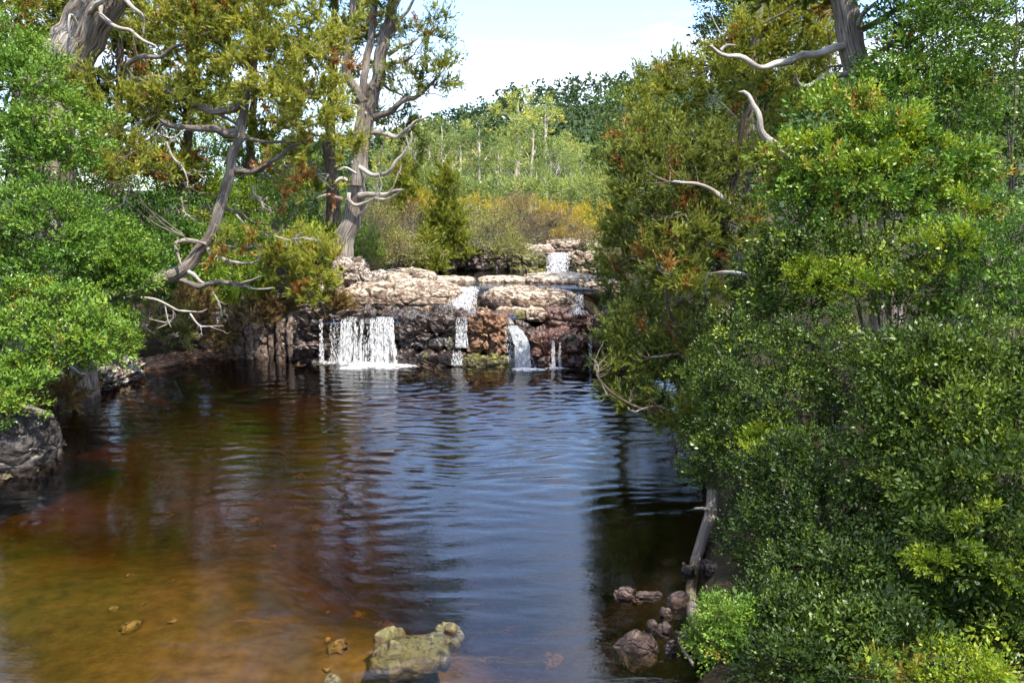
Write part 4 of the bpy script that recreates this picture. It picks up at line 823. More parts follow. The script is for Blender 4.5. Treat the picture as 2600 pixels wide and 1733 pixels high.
# ---- twin-trunked dead-topped pine
Yd = 23.4; bD = stem_base(868, 655, Yd)
db = lambda pts, r, m='bark', a=0., e=0.: (pxpath(pts, Yd+a, Yd+e), r, m)
tree('pencil_pine', 'tall twin-stemmed grey pine with many bare curved limbs on the far left bank', 'tree', bD,
     [([bD-np.array((0, 0, .2)), at(872, 620, Yd), at(898, 540, Yd), at(912, 415, Yd), at(930, 290, Yd), at(945, 240, Yd), at(962, 187, Yd), at(978, 83, Yd), at(1003, -5, Yd), at(1020, -120, Yd), at(1030, -250, Yd)], .31, .10),
      ([at(905, 470, Yd-.25), at(908, 380, Yd-.28), at(914, 300, Yd-.28), at(920, 249, Yd-.25), at(928, 174, Yd-.2), at(945, 75, Yd-.1), at(955, -30, Yd), at(960, -150, Yd)], .16, .06),
      ([at(921, 258, Yd-.25), at(905, 228, Yd-.3), at(883, 195, Yd-.3), at(879, 158, Yd-.3), at(889, 104, Yd-.3), at(897, 20, Yd-.3), at(902, -100, Yd-.3)], .14, .07)],
     [db(((950, 298), (991, 282), (1032, 257), (1065, 240), (1090, 215), (1115, 190)), .095, 'bark', -.2, -.6), db(((945, 336), (974, 340), (1003, 350), (1028, 338), (1049, 315), (1082, 294)), .08, 'dead', -.2, -.6),
      db(((895, 410), (924, 431), (962, 446), (987, 431), (1020, 398), (1040, 360), (1043, 332)), .075, 'dead', -.3, -.6), db(((912, 497), (957, 491), (999, 483), (1028, 479)), .085, 'dead', -.2, -.8),
      db(((945, 508), (982, 504), (1010, 492), (1018, 482)), .05, 'dead', -.2, -.8), db(((870, 506), (837, 502), (804, 504)), .075, 'bark', -.2, -.5), db(((885, 490), (891, 511), (912, 521), (935, 514), (950, 505)), .07, 'dead', -.35, -.5),
      db(((880, 458), (862, 456), (848, 466)), .06, 'dead', -.3, -.6), db(((980, 172), (1020, 153), (1049, 141)), .075, 'bark', -.1, -.4), db(((985, 140), (1010, 125), (1032, 108), (1060, 95)), .06, 'bark', 0, .3),
      db(((990, 95), (1008, 70), (1020, 41), (1049, 0), (1070, -50)), .07, 'bark', 0, .2), db(((978, 344), (968, 400), (966, 440), (950, 505)), .02, 'twig', -.5, -.5), db(((962, 190), (985, 225), (1010, 240), (1060, 262)), .05, 'bark', .1, .5),
      db(((889, 104), (870, 80), (855, 30)), .05, 'dead', -.3, -.3), db(((930, 290), (905, 272), (885, 275)), .05, 'dead', -.3, -.5), db(((912, 545), (935, 520), (948, 500)), .05, 'dead', -.2, -.4)],
     [dict(lobes=[L_(1075, 105, 23.2, 85, 65), L_(1110, 190, 22.9, 55, 55), L_(1020, 20, 23.4, 100, 55), L_(1085, 30, 23.4, 60, 45), L_(1040, 205, 23.3, 75, 50)], n=78, per=17, r=.26, protos=P_PINE, mat=M['pine'], tint=(.42, .2), dead=.06, scale=1.1, fill=.1, shell=(.5, 1.05)),
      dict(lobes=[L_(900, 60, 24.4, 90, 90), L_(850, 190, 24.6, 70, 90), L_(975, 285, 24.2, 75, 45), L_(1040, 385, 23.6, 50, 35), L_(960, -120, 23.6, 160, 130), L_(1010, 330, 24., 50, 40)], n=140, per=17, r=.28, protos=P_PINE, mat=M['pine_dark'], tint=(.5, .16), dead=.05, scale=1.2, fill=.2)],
     R(3), twigs=(40, .016), deads=((pxpath(((905, 440), (880, 425), (860, 430)), Yd-.4), .03, 3, 1), (pxpath(((1028, 338), (1036, 372), (1025, 400)), Yd-.6), .02, 4, 2), (pxpath(((985, 490), (1000, 470), (1015, 430)), Yd-.7), .022, 4, 2),
                                    (pxpath(((1040, 250), (1050, 200), (1062, 150)), Yd-.5), .02, 5, 2), (pxpath(((962, 446), (970, 470), (960, 500)), Yd-.6), .02, 4, 1), (pxpath(((1065, 240), (1100, 238), (1140, 250)), Yd-.5), .02, 5, 2)))
# ---- pine behind it
Ye = 25.5; bE = stem_base(848, 640, Ye)
tree('pencil_pine', 'dark-trunked pine standing just behind the twin-stemmed pine', 'tree', bE, [([bE, at(846, 560, Ye), at(842, 470, Ye), at(836, 380, Ye), at(842, 250, Ye), at(850, 100, Ye), at(850, -60, Ye)], .26, .08)],
     [(pxpath(((838, 440), (800, 420), (760, 425)), Ye, Ye-.5), .06, 'bark'), (pxpath(((842, 280), (800, 250), (770, 210)), Ye, Ye-.4), .05, 'bark')],
     [dict(lobes=[L_(830, 60, Ye, 120, 110), L_(790, 250, Ye, 90, 90), L_(740, 440, Ye-.5, 80, 55), L_(850, -110, Ye, 150, 110)], n=120, per=14, r=.34, protos=P_PINE_FAR, mat=M['pine_dark'], tint=(.6, .15), dead=.06)], R(4), bark='bark_brown', twigs=(25, .016))
# ---- pines and scrub closing the left bank behind
bgl = [(455, 600, 24.5, 'slender brown-trunked pine between the leaning trunk and the thick trunk', 475, (L_(470, 250, 24.5, 90, 110), L_(480, 60, 24.5, 110, 110), L_(430, 420, 24.2, 60, 50))),
       (290, 620, 22.5, 'dark brown pine trunk beside the glossy bushes with bare lower twigs', 300, (L_(300, 250, 23, 110, 90), L_(250, 80, 23, 130, 100), L_(330, 420, 22.4, 70, 45))),
       (610, 600, 27.5, 'far pine glimpsed behind the bright pine crown', 640, (L_(650, 200, 27.5, 110, 140), L_(600, 20, 27.5, 110, 110), L_(690, 350, 27.5, 80, 70))),
       (90, 560, 22., 'far pine at the upper left behind the thick trunk', 40, (L_(40, 150, 22, 140, 130), L_(60, -20, 22, 150, 110), L_(180, 330, 22, 100, 90)))]
for i, (px, py, Y, lab, tx, lobes) in enumerate(bgl):
    bb = stem_base(px, py, Y)
    tree('pencil_pine', lab, 'tree', bb, [([bb, at((px+tx)/2, py-120, Y), at(tx, 330, Y), at(tx+6, 150, Y), at(tx+10, -60, Y)], .19, .06)], [(pxpath(((tx, 330), (tx+45, 300), (tx+80, 310)), Y, Y-.4), .045, 'bark_brown'), (pxpath(((tx, 300), (tx-40, 280), (tx-70, 250)), Y, Y-.4), .045, 'bark_brown')],
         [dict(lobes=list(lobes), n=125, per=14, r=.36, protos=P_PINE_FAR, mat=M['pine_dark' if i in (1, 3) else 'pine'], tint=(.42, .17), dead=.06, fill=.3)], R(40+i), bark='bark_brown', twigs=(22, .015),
         deads=((pxpath(((px, py-60), (px-25, py-100), (px-50, py-95)), Y-.3), .02, 5, 2), (pxpath(((px, py-150), (px+30, py-170), (px+60, py-150)), Y-.3), .02, 5, 2)))
und = [(500, 480, 25.5, 70, 75, 'bright yellow-green bush behind the leaning trunk, topmost of its clump'), (640, 520, 26, 80, 70, 'bright green bush right of the leaning trunk'), (560, 590, 24.5, 80, 60, 'bright green bush low behind the leaning trunk'),
       (720, 590, 25, 80, 70, 'shaded green bush left of the twin-stemmed pine'), (410, 570, 23.5, 80, 80, 'dark green bush in the hollow left of the leaning trunk'), (660, 400, 29, 90, 70, 'pale green bush far behind the bright pine crown'), (370, 660, 21.5, 70, 60, 'dark bush at the foot of the leaning trunk'), (800, 620, 24.6, 55, 50, 'small green bush beside the pale boulder'), (240, 560, 21.5, 70, 70, 'brownish bush behind the glossy bushes'), (540, 400, 28, 90, 80, 'yellow-green bush seen between the leaning trunk and its limbs')]
und += [(330, 500, 29, 110, 120, 'dull green thicket far behind the brown pine trunk'), (470, 430, 31, 110, 110, 'yellow-green thicket behind the leaning trunk'), (620, 300, 33, 130, 110, 'green thicket behind the upper limbs of the bright pine'), (740, 480, 31, 110, 120, 'green thicket left of the dark-trunked pine'), (180, 480, 27, 120, 120, 'dark thicket behind the tallest glossy bush'), (140, 380, 30, 150, 130, 'pale thicket far behind the thick leaning trunk'), (225, 445, 25.5, 90, 75, 'dull green thicket right of the tallest glossy bush'), (400, 300, 33, 120, 110, 'pale green thicket seen through the loop-shaped limb'), (830, 560, 29, 70, 90, 'dark green thicket behind the twin trunk foot'), (560, 690, 23, 90, 45, 'olive scrub above the rock columns'), (440, 720, 22, 80, 50, 'dull scrub under the leaning trunk')]
for i, (px, py, Y, rx, ry, lab) in enumerate(und):
    bb = stem_base(px, py+ry, Y); dk = i in (3, 4, 6, 8, 10, 14, 18, 20)
    bush('understory_bush', lab, 'bush', bb, [L_(px, py, Y, rx, ry*.8), L_(px-rx*.6, py+ry*.5, Y, rx*.6, ry*.6), L_(px+rx*.6, py+ry*.4, Y, rx*.6, ry*.6)], R(60+i), 75, 9, .28, P_LEAF_FAR, 'beech' if dk else 'understory', 'bushes of the left bank undergrowth', tint=((.30, .14) if dk else (.5, .2)), scale=.85, tw=15, stems=4)
# ---- glossy bushes at the left
glossy = [((-60, 1000, 14.8), [L_(70, 260, 14.2, 130, 130), L_(160, 340, 14.0, 95, 110), L_(20, 150, 14.5, 80, 90), L_(-20, 380, 14.3, 90, 110), L_(90, 420, 13.8, 110, 60)], 'tallest bright green glossy bush at the left edge beneath the thick trunk', 270, 22),
          ((-110, 1010, 13.9), [L_(70, 560, 13.4, 125, 95), L_(140, 590, 13.2, 85, 75), L_(0, 620, 13.4, 90, 90), L_(120, 670, 13.3, 100, 60)], 'bright green glossy bush in the middle of the left edge', 210, 22),
          ((150, 960, 17.6), [L_(285, 650, 15.4, 95, 75), L_(240, 610, 15.4, 70, 55), L_(330, 690, 15.3, 60, 50), L_(260, 720, 15.2, 80, 40)], 'rounded glossy bush reaching over the foot of the leaning trunk', 170, 22),
          ((-170, 1010, 13.6), [L_(110, 810, 12.7, 140, 85), L_(40, 900, 12.4, 110, 100), L_(190, 870, 12.7, 110, 70), L_(10, 770, 12.8, 90, 80)], 'yellowish-green leafy bush hanging low over the left bank', 240, 20),
          ((165, 960, 17.3), [L_(270, 855, 15.2, 65, 50), L_(300, 800, 15.2, 45, 32), L_(225, 905, 15., 65, 35)], 'small leafy bush hanging to the water below the leaning trunk', 80, 20),
          ((-230, 1060, 13.), [L_(40, 990, 11.9, 80, 55), L_(-30, 1010, 11.8, 80, 60)], 'leafy spray drooping onto the dark left boulder', 60, 20)]
for i, (bp, lobes, lab, n, per) in enumerate(glossy):
    bb = stem_base(*bp)
    bush('glossy_bush', lab, 'bush', bb, lobes, R(80+i), int(n*.9), int(per*.62), .21, P_LEAF_BIG, 'beech', 'glossy-leaved bushes on the left bank', tint=((.52, .12) if i < 3 else (.62, .15)), up=.55, flat=.45, scale=(1.1, 1.0, 1.15, 1.05, 1., 1.)[i], fill=.12, tw=34, stems=6, sr=.045,
         deads=() if i not in (2, 3, 4) else ((pxpath(((240, 680), (180, 690), (150, 680)), 15.), .025, 5, 2), (pxpath(((130, 850), (140, 880), (148, 905)), 12.2), .02, 2, 1)) if i == 3 else ((pxpath(((180, 930), (200, 945), (218, 952)), 14.4), .028, 1, 1),))
# ---- bushy young pine on the ledge, rusty fronds
bG = stem_base(745, 760, 21.3)
tree('young_pine', 'bushy yellow-green young pine sprawling over the rocks left of the pale boulder', 'tree', bG, [([bG, at(742, 720, 21.2), at(735, 660, 21.1), at(745, 610, 21.2)], .07, .03)], [(pxpath(((740, 720), (790, 690), (820, 650)), 21.1, 20.9), .03, 'bark'), (pxpath(((738, 700), (700, 660), (690, 630)), 21.1, 20.9), .03, 'bark')],
     [dict(lobes=[L_(745, 640, 21.2, 75, 55), L_(800, 680, 21, 65, 60), L_(720, 700, 21, 60, 45), L_(790, 740, 20.9, 60, 40), L_(820, 650, 21.4, 40, 40)], n=120, per=15, r=.17, protos=P_PINE_LONG, mat=M['pine'], tint=(.66, .13), dead=.08, up=.6, fill=.15)], R(5), twigs=(30, .012))
for i, (px, py, Y, rx, ry, lab, mt) in enumerate(((560, 845, 20.6, 28, 28, 'rust-brown dead fronds hanging over the rock columns', 'rust'), (690, 790, 21., 50, 28, 'dry brown tussock on the rocks under the young pine', 'rust'), (620, 745, 21.2, 70, 35, 'yellow-green heath cushion above the rock columns', 'understory'),
        (495, 780, 20.6, 45, 38, 'brown withered bush behind the drooping dead limbs', 'rust'), (640, 800, 21.0, 55, 28, 'grey-brown twiggy heath on top of the rock columns', 'brown_heath'), (860, 770, 20.9, 22, 15, 'small rusty tuft on the lip slab', 'rust'), (420, 830, 19.9, 70, 50, 'dull green scrub above the rear waterline', 'heath'), (100, 1000, 15.2, 90, 30, 'dry brown litter tussock on the left bank', 'rust'))):
    bb = stem_base(px, py+ry, Y)
    bush('heath_tuft', lab, 'heath', bb, [L_(px, py, Y, rx, ry), L_(px+rx*.5, py+ry*.4, Y-.1, rx*.6, ry*.6)], R(100+i), 34, 11, .16, P_PINE_LONG, mt, stems=2, sr=.015, tw=12, tint=(.5, .2), up=.5 if i else -.3)
# ---- streamside heath and small conical pines
hs = [(955, 600, 27, 60, 85, 'heath', 'dark green heath bush just right of the twin-stemmed pine'), (905, 625, 26.2, 45, 50, 'beech', 'dark leafy bush at the foot of the twin-stemmed pine'), (1035, 575, 30, 55, 70, 'brown_heath', 'pinkish-brown twiggy heath bush left of the conical pine'),
      (1010, 635, 27.6, 60, 35, 'heath', 'low olive heath beside the upper pool'), (1230, 590, 31, 80, 65, 'heath', 'broad olive heath bush above the undercut bank'), (1290, 640, 30.4, 50, 35, 'heath', 'grey-green overhanging heath at the undercut bank'), (1310, 545, 34, 45, 55, 'brown_heath', 'reddish-brown heath bush behind the olive heath'),
      (1400, 585, 35, 70, 55, 'brown_heath', 'grey-brown twiggy heath above the upper slabs'), (1470, 590, 36, 55, 50, 'gold', 'golden-orange heath bush beside the grey-brown heath'), (1520, 560, 38, 60, 45, 'gold', 'bright yellow heath bush near the right-hand pines'), (1450, 545, 44, 70, 22, 'gold', 'yellow heath strip behind the grey-brown heath'),
      (1190, 525, 42, 70, 26, 'gold', 'yellow heath strip at the foot of the gum trees'), (1330, 530, 44, 80, 22, 'gold', 'low yellow heath in the middle of the clearing'), (990, 530, 38, 60, 45, 'heath', 'olive heath bush behind the bare lower limbs'), (1540, 610, 33, 60, 40, 'brown_heath', 'tan heath at the right end of the streambed'), (1060, 520, 40, 50, 30, 'gold', 'yellowish heath between the olive bushes'), (1250, 560, 36, 60, 40, 'heath', 'grey-olive heath behind the undercut bank'), (1150, 560, 34, 50, 45, 'heath', 'olive heath just right of the conical pine'), (1580, 640, 30, 60, 50, 'brown_heath', 'dull heath partly hidden by the right-hand pine')]
for i, (px, py, Y, rx, ry, mt, lab) in enumerate(hs):
    bb = stem_base(px, py+ry, Y)
    bush('heath_bush', lab, 'heath', bb, [L_(px, py, Y, rx, ry*.85), L_(px-rx*.55, py+ry*.45, Y-.2, rx*.55, ry*.6), L_(px+rx*.55, py+ry*.4, Y+.1, rx*.55, ry*.6)], R(120+i), 70, 7, .25, P_FINE, mt, 'streamside heath bushes', stems=4, sr=.03, tw=22, tint=(.48, .2), up=.6, scale=1.35, fill=.15)
for i, (px, py, Y, rx, ry, lab) in enumerate(((1130, 488, 50, 90, 34, 'leafy green scrub under the gums behind the conical pine'), (1280, 492, 50, 90, 30, 'leafy green scrub under the gums at the centre'), (1420, 496, 52, 90, 30, 'leafy green scrub under the yellow-crowned gums'), (1530, 490, 48, 70, 45, 'leafy green scrub beside the right-hand pines'), (1030, 480, 50, 70, 45, 'leafy green scrub under the gums by the twin-stemmed pine'))):
    bb = stem_base(px, py+ry, Y)
    bush('scrub_bush', lab, 'bush', bb, [L_(px, py, Y, rx, ry), L_(px-rx*.6, py+4, Y+2, rx*.5, ry*.8), L_(px+rx*.6, py+6, Y-1, rx*.5, ry*.7)], R(170+i), 75, 8, .5, P_GUM, 'gum', stems=3, sr=.04, tw=10, tint=(.35, .2), up=.5, scale=.8)
def cone_pine(name, label, px, pb, pt, Y, w, seed, mat='pine', tint=(.42, .13), n=90):
    bb = stem_base(px, pb, Y); lobes = [L_(px+random.Random(seed+i).uniform(-.12, .12)*w, pb+(pt-pb)*(i+.6)/6, Y, w*(1.05-.85*((i+.3)/6)), (pb-pt)/9) for i in range(6)]
    return tree(name, label, 'tree', bb, [([bb, at(px, (pb+pt)/2, Y), at(px, pt, Y)], .07, .015)], [], [dict(lobes=lobes, n=n, per=13, r=.24, protos=P_PINE_FAR, mat=M[mat], tint=tint, up=.8, dead=.01, scale=.8)], R(seed), twigs=(20, .012), group='small conical pines by the stream')
cone_pine('conical_pine', 'conical bright green young pine standing above the upper pool', 1130, 668, 432, 29.5, 62, 150, n=150)
cone_pine('conical_pine', 'smaller conical pine just right of the twin-stemmed trunk', 1022, 545, 415, 36, 34, 151)
cone_pine('conical_pine', 'short dark conical pine at the edge of the gum trees', 1048, 515, 425, 44, 22, 152, 'pine_dark')
cone_pine('conical_pine', 'narrow young pine hanging over the upper pool bank', 1090, 690, 600, 28.3, 34, 153)
# ---- gum trees: prototypes, then copies
def gum(seed, h):
    rng = R(seed); root = thing('gum_tree', 'x', 'tree', (0, 0, 0), 'gum trees beyond the clearing'); lean = rng.normal(0, .04*h, 2)
    P = [np.array((0, 0, -.3)), np.array((lean[0]*.2, lean[1]*.2, h*.3)), np.array((lean[0]*.7, lean[1]*.6, h*.6)), np.array((lean[0], lean[1], h*.9))]
    V, F, U = tube(P, .024*h, .007*h, 8, .5, wob=.12, seed=seed); mesh('trunk', V, F, M['gumbark'], root, uv=U); S = spline(P, .4)[0]; ends = []
    for k in range(rng.randint(8, 11)):
        z = rng.uniform(.14, .85); b = S[int(z*len(S))]; a = rng.uniform(0, 6.28); l = h*rng.uniform(.16, .30)*(1.25-z); d = np.array((math.cos(a), math.sin(a), 1.1)); e = b+d*l
        V, F, U = tube([b, b+d*l*.45+np.array((0, 0, -.08*l)), e], .010*h, .003*h, 5, .5, wob=.12, seed=seed+k); mesh('branch', V, F, M['gumbark'], root, uv=U); ends.append(e)
        for _ in range(2): ends.append(e+rng.normal(0, .07*h, 3))
    ends.append(S[-1]+np.array((0, 0, .06*h))); ends.append(S[-1])
    lobes = [(e, (h*rng.uniform(.045, .085), h*rng.uniform(.045, .085), h*rng.uniform(.035, .055))) for e in ends]
    foliage('foliage', lobes, 64, 8, .30, P_GUM, M['gum'], root, rng, fill=.1, tint=(.5, .16), up=.25, jit=.6, low=-.9)
    return root
def copy_tree(src, loc, rz, s):
    r = src.copy(); COL.objects.link(r); r.location = loc; r.rotation_euler = (0, 0, rz); r.scale = (s, s, s)
    for c in src.children:
        k = c.copy(); COL.objects.link(k); k.parent = r
    return r
gums = [gum(201+i, 9.5) for i in range(5)]; used = set()
gl = [(1215, 512, 292, 62, 'tall pale-trunked gum right of the conical pine'), (1345, 515, 300, 60, 'straight pale gum in the middle of the stand'), (1120, 500, 290, 66, 'pale gum above the conical pine'), (1310, 500, 222, 95, 'tallest gum with a thin crown standing above the hill line'),
      (1385, 500, 240, 110, 'greyish sparse gum against the dark hill'), (1055, 500, 300, 64, 'pale gum left of the conical pine'), (1170, 505, 310, 72, 'pinkish-trunked gum with two stems'), (1265, 505, 345, 70, 'short bushy gum left of the straight pale gum'), (1400, 510, 345, 68, 'gum with a kinked trunk right of the straight pale gum'),
      (1450, 515, 385, 62, 'white crooked gum with a yellow crown'), (1420, 505, 345, 84, 'yellow-crowned gum in front of the dark hill'), (1480, 510, 380, 80, 'yellow round-crowned gum near the right-hand pines'), (1520, 515, 400, 66, 'small gum beside the right-hand pines'), (1360, 520, 420, 58, 'low leafy gum in front of the straight pale gum'),
      (1245, 520, 425, 57, 'low leafy gum behind the yellow heath'), (1490, 525, 440, 56, 'low gum in front of the yellow-crowned gums'), (1085, 505, 335, 78, 'slim gum behind the conical pine'), (1020, 500, 320, 74, 'gum just right of the twin-stemmed pine crown'), (1195, 500, 360, 90, 'slim gum in the second row left of centre'), (1320, 505, 380, 92, 'slim gum in the second row at centre'),
      (1440, 500, 330, 105, 'leafy gum on the lower hill slope'), (1540, 500, 350, 95, 'gum half hidden by the right-hand pines'), (1150, 495, 330, 98, 'gum in the back row above the conical pine'), (1275, 498, 320, 104, 'gum in the back row left of the tallest gum'), (1000, 495, 360, 88, 'gum seen through the bare limbs of the twin-stemmed pine'), (1560, 505, 390, 78, 'leafy gum at the edge of the right-hand pines'), (960, 495, 380, 80, 'gum behind the twin-stemmed trunk'), (1100, 512, 400, 60, 'low leafy gum behind the heath by the conical pine'), (1305, 515, 440, 60, 'low pale gum right of the undercut bank heath'), (1425, 520, 450, 60, 'low bushy gum above the grey-brown heath')]
for i, (px, pb, pt, Y, lab) in enumerate(gl):
    a = at(px, pb, Y); z = gz(a[0], a[1]); top = at(px, pt, Y)[2]; s = (top-z)/9.5*.99
    k = i % 5; g = gums[k]
    if k in used: g = copy_tree(g, (a[0], a[1], z), i*1.7, s)
    else: used.add(k); g.location = (a[0], a[1], z); g.rotation_euler = (0, 0, i*1.7); g.scale = (s, s, s)
    g['label'] = lab
# ---- forest on the far hill
hr = R(300); ht = []
HP = []
for k in range(1650):
    y = hr.uniform(118, 330); x = hr.uniform(-.30*y, .30*y)
    HP.append((x, y))
HP = np.array(HP); HZ = terrain(HP[:, 0], HP[:, 1]); keep = hr.rand(len(HP)) < .62; HP = HP[keep]; HZ = HZ[keep]
pos, dd, sc_, tn = [], [], [], []
for (x, y), z in zip(HP, HZ):
    h = hr.uniform(5.5, 10); w = h*hr.uniform(.20, .32); n = 26; t = hr.normal(.45, .2); u = hr.rand(n)**.7; a = hr.uniform(0, 6.28, n); rr = w*np.sqrt(np.maximum(.02, 1-u*u))*hr.uniform(.45, 1.1, n)
    pos.append(np.stack([x+np.cos(a)*rr, y+np.sin(a)*rr, z+h*(.18+.82*u)], 1)); dd.append(np.stack([np.cos(a)*.8, np.sin(a)*.8, .5+0*a], 1)); sc_.append(np.full(n, h*.15)); tn.append(t+hr.normal(0, .08, n))
V, F, T = instance(P_HILL, np.concatenate(pos), np.concatenate(dd), np.concatenate(sc_), np.concatenate(tn), hr)
setp(mesh('hillside_forest', V, F, M['hill'], tint=np.clip(T, 0, 1)), 'dense dark green forest covering the far hill', 'forest', kind='stuff')

# ---- right bank: pines
Ym = 13.2; bM = gnd(1800, 1200, .05); bM = np.array((bM[0], bM[1], gz(bM[0], bM[1])-.1)); mb = lambda pts, r, m='bark_brown', a=0., e=0.: (pxpath(pts, Ym+a, Ym+e), r, m)
tree('pencil_pine', 'olive-green pine with rusty patches leaning over the right edge of the pool', 'tree', bM,
     [([bM, at(1806, 1080, 11.9), at(1800, 960, 12.4), at(1805, 840, 12.8), at(1826, 700, 13.1), at(1834, 598, 13.2), at(1848, 528, 13.2), at(1865, 449, 13.2), at(1880, 360, 13.3), at(1890, 290, 13.4)], .10, .04)],
     [mb(((1850, 520), (1820, 490), (1795, 477), (1750, 470), (1700, 462)), .05, 'dead', -.1, -.6), mb(((1838, 590), (1780, 560), (1740, 545), (1700, 550)), .045, 'bark_brown', 0, -.4), mb(((1815, 790), (1770, 790), (1735, 740), (1700, 700)), .05, 'bark_brown', -.3, -.8),
      mb(((1795, 880), (1747, 889), (1720, 830), (1696, 780), (1690, 740)), .05, 'bark_brown', -.5, -.9), mb(((1785, 950), (1745, 930), (1720, 900), (1650, 910)), .04, 'dead', -.8, -1.), mb(((1770, 1060), (1700, 1060), (1640, 1040), (1560, 1000), (1530, 970), (1515, 945)), .038, 'bark_brown', -1.3, -.9),
      mb(((1800, 700), (1850, 690), (1900, 695)), .05, 'dead', -.2, -.9), mb(((1840, 600), (1880, 640), (1930, 670)), .05, 'bark_brown', 0, -.5)],
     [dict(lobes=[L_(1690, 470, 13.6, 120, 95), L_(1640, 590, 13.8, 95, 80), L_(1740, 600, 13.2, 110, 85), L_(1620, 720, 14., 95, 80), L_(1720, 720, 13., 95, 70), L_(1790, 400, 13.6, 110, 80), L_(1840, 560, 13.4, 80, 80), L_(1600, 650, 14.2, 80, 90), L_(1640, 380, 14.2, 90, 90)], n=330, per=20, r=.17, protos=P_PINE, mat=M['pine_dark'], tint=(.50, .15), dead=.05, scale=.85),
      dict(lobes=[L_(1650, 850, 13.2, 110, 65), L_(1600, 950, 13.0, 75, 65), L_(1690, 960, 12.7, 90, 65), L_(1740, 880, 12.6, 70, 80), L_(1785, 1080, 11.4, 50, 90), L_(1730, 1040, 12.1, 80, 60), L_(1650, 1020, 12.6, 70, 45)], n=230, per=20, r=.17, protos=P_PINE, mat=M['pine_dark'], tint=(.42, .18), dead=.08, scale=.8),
      dict(lobes=[L_(1730, 700, 12.3, 60, 45), L_(1690, 640, 12.8, 50, 40), L_(1780, 760, 12.2, 50, 60), L_(1790, 920, 12, 40, 40)], n=30, per=15, r=.16, protos=P_PINE, mat=M['pine'], tint=(.5, .25), dead=.2, scale=.85, fill=0)],
     R(6), bark='bark_dark', twigs=(70, .014), deads=((pxpath(((1540, 1000), (1520, 960), (1510, 930)), 12.4), .012, 3, 2), (pxpath(((1700, 1040), (1660, 1030), (1610, 1045)), 11.9), .012, 4, 2), (pxpath(((1790, 1090), (1760, 1095), (1720, 1115)), 11.4), .015, 2, 1),
                                                      (pxpath(((1800, 690), (1790, 720), (1796, 760)), 12.2), .014, 4, 2), (pxpath(((1740, 545), (1750, 570), (1735, 600)), 12.8), .012, 4, 2)))
Yn = 16.5; b2 = stem_base(1890, 500, Yn)
tree('pencil_pine', 'upper olive pine with orange sprays and thin leader beside the big bare trunk', 'tree', b2, [([b2, at(1900, 350, Yn), at(1910, 196, Yn), at(1923, 84, Yn), at(1935, -10, Yn), at(1940, -90, Yn)], .13, .03)],
     [(pxpath(((1915, 150), (1870, 120), (1830, 85), (1800, 30)), Yn, Yn-.3), .028, 'dead'), (pxpath(((1908, 230), (1860, 190), (1830, 160)), Yn, Yn-.4), .03, 'dead'), (pxpath(((1925, 70), (1960, 50), (2000, 30), (2040, 0)), Yn, Yn-.3), .035, 'bark'),
      (pxpath(((2010, 402), (1967, 365), (1939, 327), (1921, 280), (1897, 248), (1869, 236)), 12.4, 12.8), .07, 'dead'), (pxpath(((2105, 85), (2108, 150), (2098, 215)), 15.4), .02, 'bark_brown')],
     [dict(lobes=[L_(1790, 230, 16.4, 130, 75), L_(1690, 260, 16.6, 80, 75), L_(1900, 130, 16.6, 90, 70), L_(1900, 260, 16.2, 120, 80), L_(1980, 180, 16.8, 80, 80), L_(1960, 60, 17, 70, 60), L_(2040, 110, 16.5, 60, 90), L_(1930, 380, 15.6, 110, 70)], n=225, per=20, r=.20, protos=P_PINE, mat=M['pine'], tint=(.5, .16), dead=.05, scale=1.0)], R(7), twigs=(55, .014),
     deads=((pxpath(((2098, 215), (2090, 235), (2060, 245)), 15.2), .015, 5, 2), (pxpath(((1870, 300), (1830, 260), (1800, 250)), 14.9), .015, 5, 2)))
b3 = stem_base(1590, 600, 21.5)
tree('beech_tree', 'dark green beech tree left of the olive pines above the stream', 'tree', b3, [([b3, at(1600, 480, 21.5), at(1590, 350, 21.5), at(1600, 240, 21.5)], .16, .05)], [],
     [dict(lobes=[L_(1590, 290, 21.5, 65, 60), L_(1570, 400, 21.3, 50, 60), L_(1620, 470, 21.2, 70, 80), L_(1650, 230, 21.5, 55, 50), L_(1570, 540, 21., 55, 50), L_(1560, 650, 20.5, 60, 50), L_(1620, 780, 20, 60, 60), L_(1590, 850, 19.8, 60, 60)], n=190, per=11, r=.24, protos=P_FINE, mat=M['beech_dark'], tint=(.60, .16), scale=1.35)], R(8), bark='bark_brown', twigs=(30, .015))
b4 = stem_base(1960, 560, 22.)
tree('beech_tree', 'tall dark beech tree rising behind the olive pines against the sky', 'tree', b4, [([b4, at(1950, 300, 22), at(1930, 60, 22), at(1930, -150, 22)], .25, .08)], [],
     [dict(lobes=[L_(1850, 60, 22, 85, 75), L_(1840, -50, 22, 110, 80), L_(1960, 60, 22.2, 110, 110), L_(2060, 40, 22, 110, 120), L_(2000, 230, 22, 150, 120), L_(1980, -120, 22, 160, 110), L_(1830, 140, 22, 50, 55)], n=290, per=15, r=.34, protos=P_LEAF_FAR, mat=M['beech_dark'], tint=(.48, .2), scale=.9, fill=.35)], R(9), bark='bark_brown', twigs=(30, .02))
